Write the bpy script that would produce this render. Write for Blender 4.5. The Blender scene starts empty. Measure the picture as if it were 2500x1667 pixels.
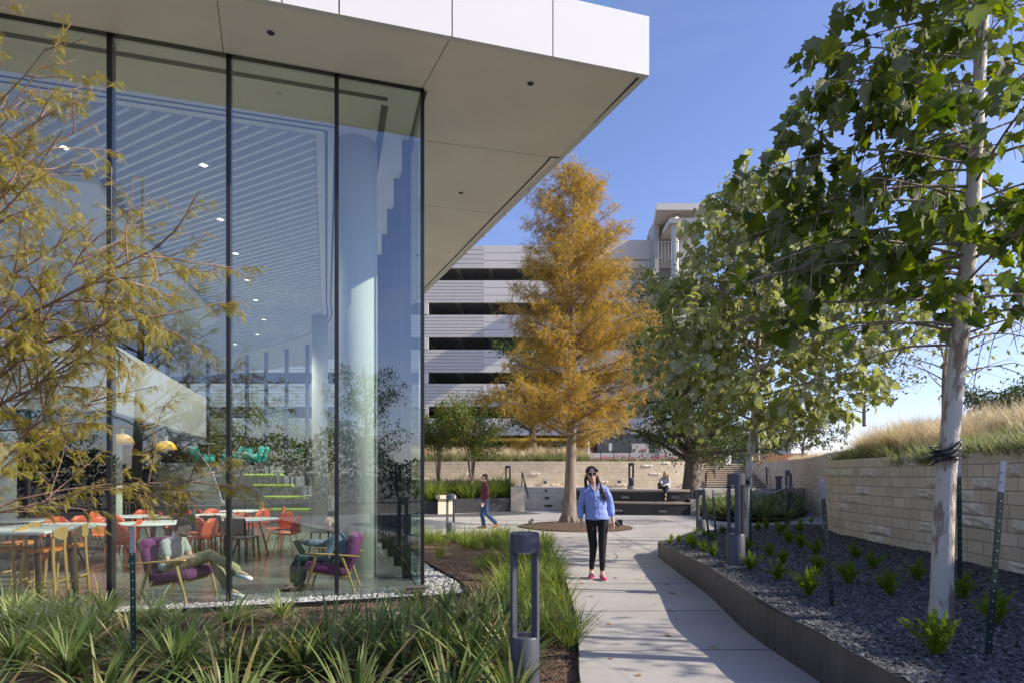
import bpy, math, random
import numpy as np
from mathutils import Vector, Matrix
R = math.radians
scn = bpy.context.scene
col = scn.collection
F = 1500.0; HZ = 1160.0; H = 1.57          # focal length in photo pixels, horizon row, eye height
# ---------------------------------------------------------------- camera
cam_d = bpy.data.cameras.new("camera"); cam = bpy.data.objects.new("camera", cam_d); col.objects.link(cam)
cam.location = (0, 0, H); cam.rotation_euler = (R(90), 0, 0)
cam_d.sensor_width = 36; cam_d.lens = 36*F/2500; cam_d.shift_y = (HZ-833.5)/2500
cam_d.clip_start = 0.05; cam_d.clip_end = 5000
scn.camera = cam
# ---------------------------------------------------------------- light
SUN_EL = 31.0
sun_vec = Vector((math.cos(R(SUN_EL))*math.cos(R(-9)), math.cos(R(SUN_EL))*math.sin(R(-9)), math.sin(R(SUN_EL))))
w = bpy.data.worlds.new("World"); scn.world = w; w.use_nodes = True
nt = w.node_tree; nt.nodes.clear()
wo = nt.nodes.new('ShaderNodeOutputWorld'); wb = nt.nodes.new('ShaderNodeBackground'); sk = nt.nodes.new('ShaderNodeTexSky')
sk.sky_type = 'NISHITA'; sk.sun_disc = False; sk.sun_elevation = R(SUN_EL); sk.sun_rotation = R(99)
sk.air_density = 1.0; sk.dust_density = 0.6; sk.ozone_density = 2.5
wb.inputs['Strength'].default_value = 0.12
tn = nt.nodes.new('ShaderNodeMix'); tn.data_type = 'RGBA'; tn.blend_type = 'MULTIPLY'; tn.inputs['Factor'].default_value = 1; tn.inputs[7].default_value = (1.20, 1.10, 1.34, 1)
nt.links.new(sk.outputs[0], tn.inputs[6])
# thin high cloud low in the sky
wtc = nt.nodes.new('ShaderNodeTexCoord'); wmp = nt.nodes.new('ShaderNodeMapping'); wmp.inputs['Scale'].default_value = (1.2, 1.2, 7); wn = nt.nodes.new('ShaderNodeTexNoise'); wn.inputs['Scale'].default_value = 2.2; wn.inputs['Detail'].default_value = 8
wr = nt.nodes.new('ShaderNodeValToRGB'); wr.color_ramp.elements[0].position = .50; wr.color_ramp.elements[0].color = (0,0,0,1); wr.color_ramp.elements[1].position = .80; wr.color_ramp.elements[1].color = (1,1,1,1)
wsx = nt.nodes.new('ShaderNodeSeparateXYZ'); wel = nt.nodes.new('ShaderNodeMapRange'); wel.inputs[1].default_value = .0; wel.inputs[2].default_value = .42; wel.inputs[3].default_value = .75; wel.inputs[4].default_value = .06
wml = nt.nodes.new('ShaderNodeMath'); wml.operation = 'MULTIPLY'; wmx = nt.nodes.new('ShaderNodeMix'); wmx.data_type = 'RGBA'; wmx.inputs[7].default_value = (6.5, 6.4, 6.6, 1)
for a_, b_ in ((wtc.outputs['Generated'], wmp.inputs[0]), (wmp.outputs[0], wn.inputs['Vector']), (wn.outputs['Fac'], wr.inputs[0]), (wtc.outputs['Generated'], wsx.inputs[0]), (wsx.outputs[2], wel.inputs[0]), (wr.outputs[0], wml.inputs[0]), (wel.outputs[0], wml.inputs[1]), (wml.outputs[0], wmx.inputs['Factor']), (tn.outputs[2], wmx.inputs[6]), (wmx.outputs[2], wb.inputs[0])): nt.links.new(a_, b_); nt.links.new(wb.outputs[0], wo.inputs[0])
sd = bpy.data.lights.new("sun", 'SUN'); so = bpy.data.objects.new("sun", sd); col.objects.link(so)
sd.energy = 4.7; sd.angle = R(0.5); sd.color = (1.0, 0.91, 0.77)
so.rotation_euler = sun_vec.to_track_quat('Z', 'Y').to_euler(); so.location = (30, -5, 30)
scn.view_settings.view_transform = 'Standard'; scn.view_settings.look = 'None'
scn.view_settings.exposure = 0.55; scn.view_settings.gamma = 1
try:
    scn.cycles.transparent_max_bounces = 24; scn.cycles.max_bounces = 8
except Exception: pass
# ---------------------------------------------------------------- helpers
def P(u, v, Y): return Vector(((u-1250)/F*Y, Y, H+(HZ-v)/F*Y))
def G(u, v, z=0.0):
    Y = (H-z)*F/(v-HZ); return Vector(((u-1250)/F*Y, Y, z))
def tag(o, label=None, cat=None, group=None, kind=None):
    if label: o['label'] = label
    if cat: o['category'] = cat
    if group: o['group'] = group
    if kind: o['kind'] = kind
    return o
def thing(name, label, cat, loc=(0,0,0), rz=0, group=None):
    o = bpy.data.objects.new(name, None); col.objects.link(o)
    o.location = loc; o.rotation_euler = (0, 0, rz); o.empty_display_size = .2
    return tag(o, label, cat, group)
def chain(o):
    s = Vector((0,0,0))
    while o is not None: s += o.location; o = o.parent
    return s
def link(name, me, mat, parent=None, world=False, smooth=False):
    o = bpy.data.objects.new(name, me); col.objects.link(o)
    if mat is not None:
        for m in (mat if isinstance(mat, (list, tuple)) else [mat]): me.materials.append(m)
    if parent is not None:
        o.parent = parent
        if world: me.transform(Matrix.Translation(-chain(parent)))
    if smooth: me.polygons.foreach_set('use_smooth', [True]*len(me.polygons))
    return o
def copy_tree(o, parent=None):
    c = o.copy(); col.objects.link(c); c.parent = parent
    for ch in list(o.children): copy_tree(ch, c)
    return c
class MB:
    def __init__(s): s.v = []; s.f = []; s.uv = None
    def add(s, vs, fs):
        b = len(s.v); s.v += [tuple(p) for p in vs]; s.f += [tuple(i+b for i in f) for f in fs]
    def box(s, c, d, rz=0, M=None):
        x, y, z = d[0]/2, d[1]/2, d[2]/2
        vs = [Vector((sx*x, sy*y, sz*z)) for sx in (-1,1) for sy in (-1,1) for sz in (-1,1)]
        m = M if M is not None else Matrix.Rotation(rz, 3, 'Z')
        vs = [m @ p + Vector(c) for p in vs]
        s.add(vs, [(0,1,3,2),(4,6,7,5),(0,4,5,1),(2,3,7,6),(0,2,6,4),(1,5,7,3)])
    def bbox(s, c, d, b=.01, rz=0, M=None):
        # box with chamfered edges: three crossed octagonal layers
        x, y, z = d[0]/2, d[1]/2, d[2]/2; b = min(b, x*.9, y*.9, z*.9)
        m = M if M is not None else Matrix.Rotation(rz, 3, 'Z')
        vs = []
        for (zz, k) in ((-z, b), (-z+b, 0), (z-b, 0), (z, b)):
            for (px, py) in ((-x+b+0,-y),(x-b,-y),(x,-y+b),(x,y-b),(x-b,y),(-x+b,y),(-x,y-b),(-x,-y+b)):
                qx = px*(1-k/x) if k else px; qy = py*(1-k/y) if k else py
                vs.append(m @ Vector((qx, qy, zz)) + Vector(c))
        fs = [tuple(range(7,-1,-1)), tuple(range(24,32))]
        for l in range(3):
            for i in range(8):
                j = (i+1) % 8; fs.append((l*8+i, l*8+j, l*8+8+j, l*8+8+i))
        s.add(vs, fs)
    def tube(s, pts, rad, n=8, caps=True, side=None, power=1):
        pts = [Vector(p) for p in pts]; k = len(pts)
        if not isinstance(rad, (list, tuple)): rad = [rad]*k
        ref = None; vs = []
        for i, p in enumerate(pts):
            t = (pts[min(i+1, k-1)]-pts[max(i-1, 0)])
            if t.length < 1e-9: t = Vector((0,0,1))
            t.normalize()
            if side is not None: a = Vector(side)
            elif ref is None: a = Vector((1,0,0)) if abs(t.x) < .8 else Vector((0,1,0))
            else: a = ref
            a = a - t*a.dot(t)
            if a.length < 1e-6: a = t.orthogonal()
            a.normalize(); ref = a; b = t.cross(a)
            r = rad[i]; ra, rb = r if isinstance(r, (list, tuple)) else (r, r)
            for j in range(n):
                an = 2*math.pi*j/n
                vs.append(p + a*(ra*math.cos(an)) + b*(rb*math.sin(an)))
        fs = []
        for i in range(k-1):
            for j in range(n):
                q = (j+1) % n
                fs.append((i*n+j, i*n+q, (i+1)*n+q, (i+1)*n+j))
        if caps:
            fs.append(tuple(range(n-1, -1, -1))); fs.append(tuple(range((k-1)*n, k*n)))
        s.add(vs, fs)
    def cyl(s, c, r, z0, z1, n=24, r2=None):
        s.tube([(c[0], c[1], z0), (c[0], c[1], z1)], [r, r if r2 is None else r2], n, side=(1,0,0))
    def lathe(s, c, prof, n=24):
        s.tube([(c[0], c[1], c[2]+z) for (r, z) in prof], [max(r, .0005) for (r, z) in prof], n, side=(1,0,0))
    def prism(s, poly, z0, z1):
        n = len(poly); vs = [(p[0], p[1], z0) for p in poly] + [(p[0], p[1], z1) for p in poly]
        a = sum(poly[i][0]*poly[(i+1)%n][1]-poly[(i+1)%n][0]*poly[i][1] for i in range(n))
        fs = [tuple(range(n-1,-1,-1)), tuple(range(n, 2*n))] + [(i, (i+1)%n, n+(i+1)%n, n+i) for i in range(n)]
        if a < 0: fs = [tuple(reversed(f)) for f in fs]
        s.add(vs, fs)
    def sphere(s, c, r, n=14, m=9, M=None):
        rx, ry, rz_ = r if isinstance(r, (list, tuple)) else (r, r, r)
        vs = []; 
        for i in range(m+1):
            th = math.pi*i/m
            for j in range(n):
                ph = 2*math.pi*j/n
                q = Vector((rx*math.sin(th)*math.cos(ph), ry*math.sin(th)*math.sin(ph), rz_*math.cos(th)))
                if M is not None: q = M @ q
                vs.append(q+Vector(c))
        fs = [(i*n+j, (i+1)*n+j, (i+1)*n+(j+1)%n, i*n+(j+1)%n) for i in range(m) for j in range(n)]
        s.add(vs, fs)
    def mesh(s, name):
        me = bpy.data.meshes.new(name); me.from_pydata(s.v, [], s.f); me.validate(); me.update(); return me
    def build(s, name, mat, parent=None, world=False, smooth=False, auto=None):
        o = link(name, s.mesh(name), mat, parent, world, smooth)
        if auto is not None:
            o.data.polygons.foreach_set('use_smooth', [True]*len(o.data.polygons))
            try: o.data.set_sharp_from_angle(angle=R(auto))
            except Exception: pass
        return o
def np_mesh(name, V, Fc, mat, parent=None, world=False, smooth=False):
    """V (n,3), Fc (m,s) uniform faces"""
    V = np.asarray(V, dtype=np.float32).reshape(-1, 3); Fc = np.asarray(Fc, dtype=np.int32)
    me = bpy.data.meshes.new(name); m, s_ = Fc.shape
    me.vertices.add(len(V)); me.vertices.foreach_set('co', V.ravel())
    me.loops.add(m*s_); me.loops.foreach_set('vertex_index', Fc.ravel())
    me.polygons.add(m); me.polygons.foreach_set('loop_start', np.arange(0, m*s_, s_, dtype=np.int32))
    me.update(calc_edges=True)
    return link(name, me, mat, parent, world, smooth)
def cloud(TV, TF, pos, ax, nz, sc):
    """instances of a template baked into arrays. ax: local x, nz: local z hint"""
    TV = np.asarray(TV, float); TF = np.asarray(TF, int); n = len(pos)
    ax = ax/np.linalg.norm(ax, axis=1, keepdims=True)
    nz = nz-(nz*ax).sum(1, keepdims=True)*ax
    nz = nz/np.maximum(np.linalg.norm(nz, axis=1, keepdims=True), 1e-6)
    ay = np.cross(nz, ax)
    sc = np.asarray(sc, float)
    if sc.ndim == 1: sc = np.repeat(sc[:, None], 3, 1)
    S = TV[None]*sc[:, None, :]
    V = pos[:, None, :] + S[..., 0:1]*ax[:, None] + S[..., 1:2]*ay[:, None] + S[..., 2:3]*nz[:, None]
    Fc = TF[None] + (np.arange(n)*len(TV))[:, None, None]
    return V.reshape(-1, 3), Fc.reshape(-1, TF.shape[1])
def rnd_dirs(rng, n):
    d = rng.normal(size=(n, 3)); return d/np.linalg.norm(d, axis=1, keepdims=True)
def in_poly(x, y, poly):
    c = False; n = len(poly); j = n-1
    for i in range(n):
        xi, yi = poly[i][0], poly[i][1]; xj, yj = poly[j][0], poly[j][1]
        if (yi > y) != (yj > y) and x < (xj-xi)*(y-yi)/(yj-yi)+xi: c = not c
        j = i
    return c
def smooth_line(pts, per=6):
    """Catmull-Rom through points"""
    pts = [Vector(p) for p in pts]; out = []
    for i in range(len(pts)-1):
        p0 = pts[max(i-1, 0)]; p1 = pts[i]; p2 = pts[i+1]; p3 = pts[min(i+2, len(pts)-1)]
        for k in range(per):
            t = k/per
            out.append(.5*((2*p1)+(-p0+p2)*t+(2*p0-5*p1+4*p2-p3)*t*t+(-p0+3*p1-3*p2+p3)*t**3))
    out.append(pts[-1]); return out
# ---------------------------------------------------------------- materials
def newmat(name):
    m = bpy.data.materials.new(name); m.use_nodes = True; nt = m.node_tree
    return m, nt, nt.nodes['Principled BSDF']
def rgba(c, k=1.0): return (min(c[0]*k, 1), min(c[1]*k, 1), min(c[2]*k, 1), 1)
def mat(name, c, rough=.6, var=.12, scale=3.0, bump=0.0, bscale=40, metal=0.0, spec=.5, c2=None, detail=6, stretch=None, coat=0):
    m, nt, b = newmat(name); N = nt.nodes; L = nt.links
    b.inputs['Roughness'].default_value = rough; b.inputs['Metallic'].default_value = metal
    b.inputs['Specular IOR Level'].default_value = spec
    if coat: b.inputs['Coat Weight'].default_value = coat
    tc = N.new('ShaderNodeTexCoord'); mp = N.new('ShaderNodeMapping'); L.new(tc.outputs['Object'], mp.inputs[0])
    if stretch: mp.inputs['Scale'].default_value = stretch
    no = N.new('ShaderNodeTexNoise'); no.inputs['Scale'].default_value = scale; no.inputs['Detail'].default_value = detail
    no.inputs['Roughness'].default_value = .62
    L.new(mp.outputs[0], no.inputs['Vector'])
    cr = N.new('ShaderNodeValToRGB'); L.new(no.outputs['Fac'], cr.inputs[0])
    cr.color_ramp.elements[0].position = .3; cr.color_ramp.elements[1].position = .7
    cr.color_ramp.elements[0].color = rgba(c, 1-var); cr.color_ramp.elements[1].color = rgba(c2, 1) if c2 else rgba(c, 1+var)
    L.new(cr.outputs[0], b.inputs['Base Color'])
    if bump:
        n2 = N.new('ShaderNodeTexNoise'); n2.inputs['Scale'].default_value = bscale; n2.inputs['Detail'].default_value = 4
        L.new(mp.outputs[0], n2.inputs['Vector'])
        bp = N.new('ShaderNodeBump'); bp.inputs['Strength'].default_value = bump; bp.inputs['Distance'].default_value = .02
        L.new(n2.outputs['Fac'], bp.inputs['Height']); L.new(bp.outputs[0], b.inputs['Normal'])
    return m
def leafmat(name, cols, back=None, trans=.35, rough=.5, spec=.35):
    """colour picked per leaf; pale underside where the species has one"""
    m, nt, b = newmat(name); N = nt.nodes; L = nt.links
    g = N.new('ShaderNodeNewGeometry'); cr = N.new('ShaderNodeValToRGB'); L.new(g.outputs['Random Per Island'], cr.inputs[0])
    e = cr.color_ramp.elements
    while len(e) < len(cols): e.new(.5)
    for i, c in enumerate(cols): e[i].position = i/max(1, len(cols)-1); e[i].color = rgba(c)
    out = cr.outputs[0]
    if back:
        mx = N.new('ShaderNodeMix'); mx.data_type = 'RGBA'; L.new(g.outputs['Backfacing'], mx.inputs['Factor'])
        L.new(out, mx.inputs[6]); mx.inputs[7].default_value = rgba(back); out = mx.outputs[2]
    L.new(out, b.inputs['Base Color']); b.inputs['Roughness'].default_value = rough; b.inputs['Specular IOR Level'].default_value = spec*.6
    tr = N.new('ShaderNodeBsdfTranslucent')
    hs = N.new('ShaderNodeHueSaturation'); hs.inputs['Saturation'].default_value = 1.2; hs.inputs['Value'].default_value = 1.6
    L.new(cr.outputs[0], hs.inputs['Color']); L.new(hs.outputs[0], tr.inputs[0])
    ms = N.new('ShaderNodeMixShader'); ms.inputs[0].default_value = trans
    L.new(b.outputs[0], ms.inputs[1]); L.new(tr.outputs[0], ms.inputs[2])
    L.new(ms.outputs[0], N['Material Output'].inputs[0]); return m
def glassmat(name, tint, refl, rough=0.0, gcol=(.9,.95,1)):
    m, nt, b = newmat(name); N = nt.nodes; L = nt.links; N.remove(b)
    t = N.new('ShaderNodeBsdfTransparent'); t.inputs[0].default_value = rgba(tint)
    g = N.new('ShaderNodeBsdfGlossy'); g.inputs['Roughness'].default_value = rough; g.inputs[0].default_value = rgba(gcol)
    fr = N.new('ShaderNodeLayerWeight'); fr.inputs[0].default_value = .35
    mr = N.new('ShaderNodeMapRange'); L.new(fr.outputs['Facing'], mr.inputs[0])
    mr.inputs[1].default_value = 0; mr.inputs[2].default_value = 1; mr.inputs[3].default_value = refl; mr.inputs[4].default_value = .75
    pw = N.new('ShaderNodeMath'); pw.operation = 'POWER'; L.new(fr.outputs['Facing'], pw.inputs[0]); pw.inputs[1].default_value = 3
    L.new(pw.outputs[0], mr.inputs[0])
    ms = N.new('ShaderNodeMixShader'); L.new(mr.outputs[0], ms.inputs[0]); L.new(t.outputs[0], ms.inputs[1]); L.new(g.outputs[0], ms.inputs[2])
    L.new(ms.outputs[0], N['Material Output'].inputs[0]); return m
def stonemat(name, cA, cB, mortar, bw=.42, bh=.145):
    m, nt, b = newmat(name); N = nt.nodes; L = nt.links
    uv = N.new('ShaderNodeUVMap'); br = N.new('ShaderNodeTexBrick'); L.new(uv.outputs[0], br.inputs['Vector'])
    br.offset = .37; br.squash = .7; br.squash_frequency = 3
    br.inputs['Scale'].default_value = 1; br.inputs['Brick Width'].default_value = bw; br.inputs['Row Height'].default_value = bh
    br.inputs['Mortar Size'].default_value = .005; br.inputs['Mortar Smooth'].default_value = .3
    br.inputs['Color1'].default_value = rgba(cA); br.inputs['Color2'].default_value = rgba(cB); br.inputs['Mortar'].default_value = rgba(mortar)
    tc = N.new('ShaderNodeTexCoord'); no = N.new('ShaderNodeTexNoise'); L.new(tc.outputs['Object'], no.inputs['Vector']); no.inputs['Scale'].default_value = 2.2; no.inputs['Detail'].default_value = 8
    no.inputs['Roughness'].default_value = .65
    mx = N.new('ShaderNodeMix'); mx.data_type = 'RGBA'; mx.blend_type = 'MULTIPLY'; mx.inputs['Factor'].default_value = 1
    cr = N.new('ShaderNodeValToRGB'); L.new(no.outputs['Fac'], cr.inputs[0]); cr.color_ramp.elements[0].position = .3; cr.color_ramp.elements[1].position = .7
    cr.color_ramp.elements[0].color = (.78,.76,.72,1); cr.color_ramp.elements[1].color = (1.05,1.05,1.05,1)
    L.new(br.outputs['Color'], mx.inputs[6]); L.new(cr.outputs[0], mx.inputs[7]); L.new(mx.outputs[2], b.inputs['Base Color'])
    b.inputs['Roughness'].default_value = .85
    n2 = N.new('ShaderNodeTexNoise'); L.new(tc.outputs['Object'], n2.inputs['Vector']); n2.inputs['Scale'].default_value = 60
    ad = N.new('ShaderNodeMath'); ad.operation = 'MULTIPLY_ADD'; L.new(br.outputs['Fac'], ad.inputs[0]); ad.inputs[1].default_value = -1.5; L.new(n2.outputs['Fac'], ad.inputs[2])
    bp = N.new('ShaderNodeBump'); bp.inputs['Strength'].default_value = .4; bp.inputs['Distance'].default_value = .01
    L.new(ad.outputs[0], bp.inputs['Height']); L.new(bp.outputs[0], b.inputs['Normal']); return m
def emit(name, c, s):
    m, nt, b = newmat(name); b.inputs['Emission Color'].default_value = rgba(c); b.inputs['Emission Strength'].default_value = s
    b.inputs['Base Color'].default_value = rgba(c); return m
def speckle(name, cols, scale, rough=.9, bump=.6, dist=.03, tilt=None):
    """voronoi chips (mulch, gravel bed): colour per cell"""
    m, nt, b = newmat(name); N = nt.nodes; L = nt.links
    tc = N.new('ShaderNodeTexCoord'); mp = N.new('ShaderNodeMapping'); L.new(tc.outputs['Object'], mp.inputs[0])
    if tilt: mp.inputs['Scale'].default_value = tilt
    vo = N.new('ShaderNodeTexVoronoi'); vo.inputs['Scale'].default_value = scale; L.new(mp.outputs[0], vo.inputs['Vector'])
    sp = N.new('ShaderNodeSeparateColor'); L.new(vo.outputs['Color'], sp.inputs[0])
    cr = N.new('ShaderNodeValToRGB'); L.new(sp.outputs[0], cr.inputs[0]); e = cr.color_ramp.elements
    while len(e) < len(cols): e.new(.5)
    for i, c in enumerate(cols): e[i].position = i/max(1, len(cols)-1); e[i].color = rgba(c)
    L.new(cr.outputs[0], b.inputs['Base Color']); b.inputs['Roughness'].default_value = rough
    bp = N.new('ShaderNodeBump'); bp.inputs['Strength'].default_value = bump; bp.inputs['Distance'].default_value = dist
    iv = N.new('ShaderNodeMath'); iv.operation = 'SUBTRACT'; iv.inputs[0].default_value = 1; L.new(vo.outputs['Distance'], iv.inputs[1])
    L.new(iv.outputs[0], bp.inputs['Height']); L.new(bp.outputs[0], b.inputs['Normal']); return m

m_soffit = mat('soffit_panel', (.88,.82,.73), .45, .06, .7)
m_fascia = mat('white_metal_panel', (.74,.735,.72), .38, .025, .8)
m_pjoint = mat('paving_joint', (.20,.18,.16), .9, .1)
m_joint = mat('dark_joint', (.05,.048,.045), .8, .1)
m_black = mat('black_metal', (.018,.02,.022), .35, .1, metal=.3)
m_glass = glassmat('facade_glass', (.80,.92,.88), .20)
m_glassin = glassmat('clear_glass', (.88,.95,.93), .08)
m_floor = mat('polished_concrete_floor', (.20,.21,.20), .16, .15, 1.5, spec=.6)
m_ceil = mat('ceiling_white', (.82,.83,.83), .7, .02)
m_slat = mat('slat_white', (.88,.88,.88), .6, .02)
m_conc = mat('concrete', (.42,.41,.38), .75, .13, 1.3, .15, 30)
m_conc2 = mat('column_concrete', (.55,.54,.49), .7, .08, 1.3, .1, 30, stretch=(1,1,.25))
m_path = mat('path_concrete', (.40,.375,.345), .88, .13, .9, .22, 260, detail=12)
m_steel = mat('weathered_steel_edge', (.10,.088,.078), .55, .30, 3.5, .05, 60, metal=.2, stretch=(2.5,2.5,.35))
m_boll = mat('bollard_grey_paint', (.085,.09,.115), .42, .06, 3, metal=.15)
m_post = mat('post_green_paint', (.012,.035,.028), .45, .2, 8)
m_posttop = mat('post_grey_paint', (.20,.22,.27), .45, .1, 8)
m_galv = mat('galvanised', (.45,.46,.47), .4, .1, 10, metal=.6)
m_mulch = speckle('mulch_bed', [(.09,.052,.034),(.17,.10,.065),(.06,.034,.022),(.24,.15,.10)], 55, tilt=(1,1.6,1))
m_chip = leafmat('mulch_chip', [(.08,.045,.028),(.20,.12,.075),(.05,.03,.02),(.28,.19,.13)], trans=0, rough=.9)
m_gravel = speckle('slate_gravel_bed', [(.072,.072,.075),(.12,.12,.125),(.05,.05,.052),(.16,.16,.165)], 38)
m_gchip = leafmat('slate_chip', [(.065,.065,.070),(.15,.15,.155),(.04,.04,.043),(.24,.235,.23)], trans=0, rough=.7)
m_pebble = leafmat('pale_pebble', [(.30,.30,.30),(.48,.47,.45),(.20,.20,.21),(.40,.38,.35)], trans=0, rough=.6)
m_flag = mat('flagstone', (.42,.29,.20), .85, .25, 3, .4, 20)
m_lime = stonemat('limestone_blocks', (.84,.73,.57), (.74,.63,.47), (.26,.21,.15))
m_limetop = mat('limestone_cap', (.70,.62,.50), .85, .12, 3, .2, 40)
m_roughst = mat('rough_limestone', (.78,.69,.56), .9, .18, 8, 1.0, 25)
m_wood = mat('weathered_deck', (.36,.29,.22), .7, .2, 4, .2, 30, stretch=(1,8,1))
m_riser = mat('black_granite', (.035,.036,.04), .4, .3, 30)
m_bark = mat('bark_grey', (.26,.21,.17), .92, .5, 9, 1.0, 16, stretch=(2.2,2.2,.14))
m_bark_dark = mat('bark_oak', (.15,.115,.085), .95, .35, 8, 1.0, 26, stretch=(1,1,.3))
m_bark_red = mat('bark_reddish', (.27,.17,.125), .85, .3, 14, .5, 60)
m_bark_pale = mat('bark_sycamore', (.60,.56,.48), .75, .04, 4.5, .45, 40, c2=(.27,.21,.15), stretch=(1.8,1.8,.6), detail=9)
_e = [n for n in m_bark_pale.node_tree.nodes if n.type == 'VALTORGB'][0].color_ramp.elements; _e[0].position = .50; _e[1].position = .56
m_twig = mat('twig', (.16,.115,.08), .85, .2, 10)
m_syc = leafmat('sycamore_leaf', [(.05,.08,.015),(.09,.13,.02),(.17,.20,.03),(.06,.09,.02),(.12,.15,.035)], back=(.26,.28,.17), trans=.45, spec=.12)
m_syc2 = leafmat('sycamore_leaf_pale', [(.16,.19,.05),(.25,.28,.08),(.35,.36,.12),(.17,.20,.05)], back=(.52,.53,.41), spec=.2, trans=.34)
m_cyp = leafmat('cypress_foliage', [(.38,.30,.07),(.50,.32,.08),(.30,.30,.07),(.56,.28,.08),(.42,.36,.10),(.52,.24,.07),(.27,.29,.07),(.48,.30,.07)], trans=.38)
m_cyp2 = leafmat('cypress_foliage_green', [(.38,.31,.06),(.24,.28,.05),(.50,.41,.09),(.26,.20,.05),(.42,.25,.07),(.36,.38,.07),(.20,.22,.04)], trans=.36)
m_oak = leafmat('oak_leaf', [(.035,.06,.018),(.06,.09,.025),(.09,.13,.03),(.05,.075,.02)], trans=.22)
m_myrt = leafmat('myrtle_leaf', [(.07,.14,.03),(.12,.20,.04),(.17,.21,.05),(.22,.14,.04),(.08,.14,.035)], trans=.32)
m_far = leafmat('far_leaf', [(.07,.095,.03),(.11,.13,.045),(.15,.15,.05)], trans=.25)
m_yel = leafmat('yellow_green_leaf', [(.20,.21,.03),(.32,.30,.04),(.14,.17,.03)], trans=.4)
m_yucca = leafmat('strap_leaf_dark', [(.06,.10,.035),(.09,.15,.045),(.15,.20,.06),(.28,.29,.13),(.10,.15,.04),(.13,.18,.05),(.34,.25,.12),(.07,.12,.04)], trans=.22, rough=.4)
m_yucca2 = leafmat('strap_leaf_light', [(.20,.27,.08),(.28,.34,.11),(.42,.43,.20),(.15,.22,.06),(.24,.30,.09),(.50,.46,.26),(.22,.28,.08)], trans=.3, rough=.4)
m_liri = leafmat('liriope_leaf', [(.12,.18,.04),(.18,.24,.055),(.26,.30,.07),(.10,.15,.04),(.20,.25,.06),(.34,.28,.12)], trans=.38)
m_fern = leafmat('foxtail_leaf', [(.17,.26,.03),(.26,.36,.045),(.12,.20,.025)], trans=.42)
m_dry = leafmat('dry_grass', [(.56,.47,.30),(.68,.59,.41),(.46,.39,.24),(.62,.50,.36)], trans=.3)
m_drygreen = leafmat('green_grass', [(.16,.21,.08),(.24,.27,.12),(.34,.32,.18),(.12,.17,.06)], trans=.3)
m_earth = mat('earth', (.16,.13,.09), .95, .25, .5, .3, 8)
from mathutils.geometry import tessellate_polygon
# ================================================================ SETTING
C0 = Vector((-1.24, 8.5)); AX = Vector((.9588, .2840)); BX = Vector((-.2840, .9588)); ZC = 6.88; ZF = -0.05
def BL(s, t): q = C0+AX*s+BX*t; return (q.x, q.y)
far_curve = smooth_line([(-4.65,20.0,0), (-5.6,22.6,0), (-7.4,24.4,0), (-10.6,26.5,0), (-14,28.3,0), (-18,30,0), (-24,32,0)], 6)
facade_out = [BL(-20,0), BL(0,0), BL(0,12)] + [(p.x, p.y) for p in far_curve[1:]] + [(-24, 2)]
def sheet(name, poly, z, m, kind='structure', thick=.15):
    b = MB(); b.prism(poly, z-thick, z); o = b.build(name, m); o['kind'] = kind; return o
# ground far and wide
b = MB(); b.prism([(-2500,-1500),(2500,-1500),(2500,3000),(-2500,3000)], -.8, -.22)
tag(b.build('ground', m_earth), kind='structure')
path_left = smooth_line([(.1,-8,0),(.35,0,0),(.50,3.2,0),(.52,4.64,0),(.64,5.9,0),(.74,7.36,0),(.82,9.8,0),(.86,12.2,0),(.80,13.6,0),(.45,14.9,0),(-.6,15.7,0),(-2.2,16.3,0),(-3.25,16.6,0)], 5)
plaza_poly = [(p.x,p.y) for p in path_left] + [BL(.45,9.2), BL(.45,12.2), (-4.9,22.6), (-7.0,25.0), (-10.2,27.2), (-18,30.8), (-24,33), (-24,40), (30,40), (30,-8)]
plaza = sheet('plaza', plaza_poly, 0.0, m_path, thick=.2)
# joints cut in the concrete
b = MB()
def joint(p, q, wd=.007, z=.004):
    p = Vector(p); q = Vector(q); d = (q-p); L = d.length; d.normalize(); b.box(((p.x+q.x)/2, (p.y+q.y)/2, z-.004), (L, wd, .010), math.atan2(d.y, d.x))
for yy, xa, xb in ((5.5,.62,2.33),(7.1,.74,2.42),(8.9,.80,2.72),(10.9,.86,2.8),(12.9,.85,7.6),(15.6,-.3,9),(18.6,3.6,12),(21.6,-4.4,12)):
    joint((xa,yy),(xb,yy+.05))
for xx, ya, yb in ((2.9,12.4,24),(5.6,15,24),(-1.2,16.1,24),(-3.4,17,24)): joint((xx,ya),(xx-.3,yb))
tag(b.build('paving_joints', m_pjoint), kind='structure')
# mulch bed in front of the building (heightfield) -------------------------------------------------
rng = np.random.default_rng(3)
def hnoise(x, y, s=1.0, seed=0.0):
    return (math.sin(x*1.7*s+seed)+math.sin(y*2.1*s+1.3*seed)+math.sin((x+y)*3.3*s+seed*2)*.6+math.sin((x-y)*5.1*s)*.35)/3
pp = [(p[0]-.02, p[1]) for p in plaza_poly]
def field(name, x0, x1, y0, y1, st, zf, inside, m, kind='structure'):
    nx = int((x1-x0)/st)+1; ny = int((y1-y0)/st)+1; idx = {}; vs = []; fs = []
    for i in range(nx-1):
        for j in range(ny-1):
            cx, cy = x0+(i+.5)*st, y0+(j+.5)*st
            if not inside(cx, cy): continue
            q = []
            for (a, c) in ((i,j),(i+1,j),(i+1,j+1),(i,j+1)):
                if (a,c) not in idx:
                    x, y = x0+a*st, y0+c*st; idx[(a,c)] = len(vs); vs.append((x, y, zf(x, y)))
                q.append(idx[(a,c)])
            fs.append(q)
    o = np_mesh(name, vs, fs, m, smooth=True); o['kind'] = kind; return o
mz = lambda x, y: -.055+.03*hnoise(x, y, 1.4)
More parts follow.
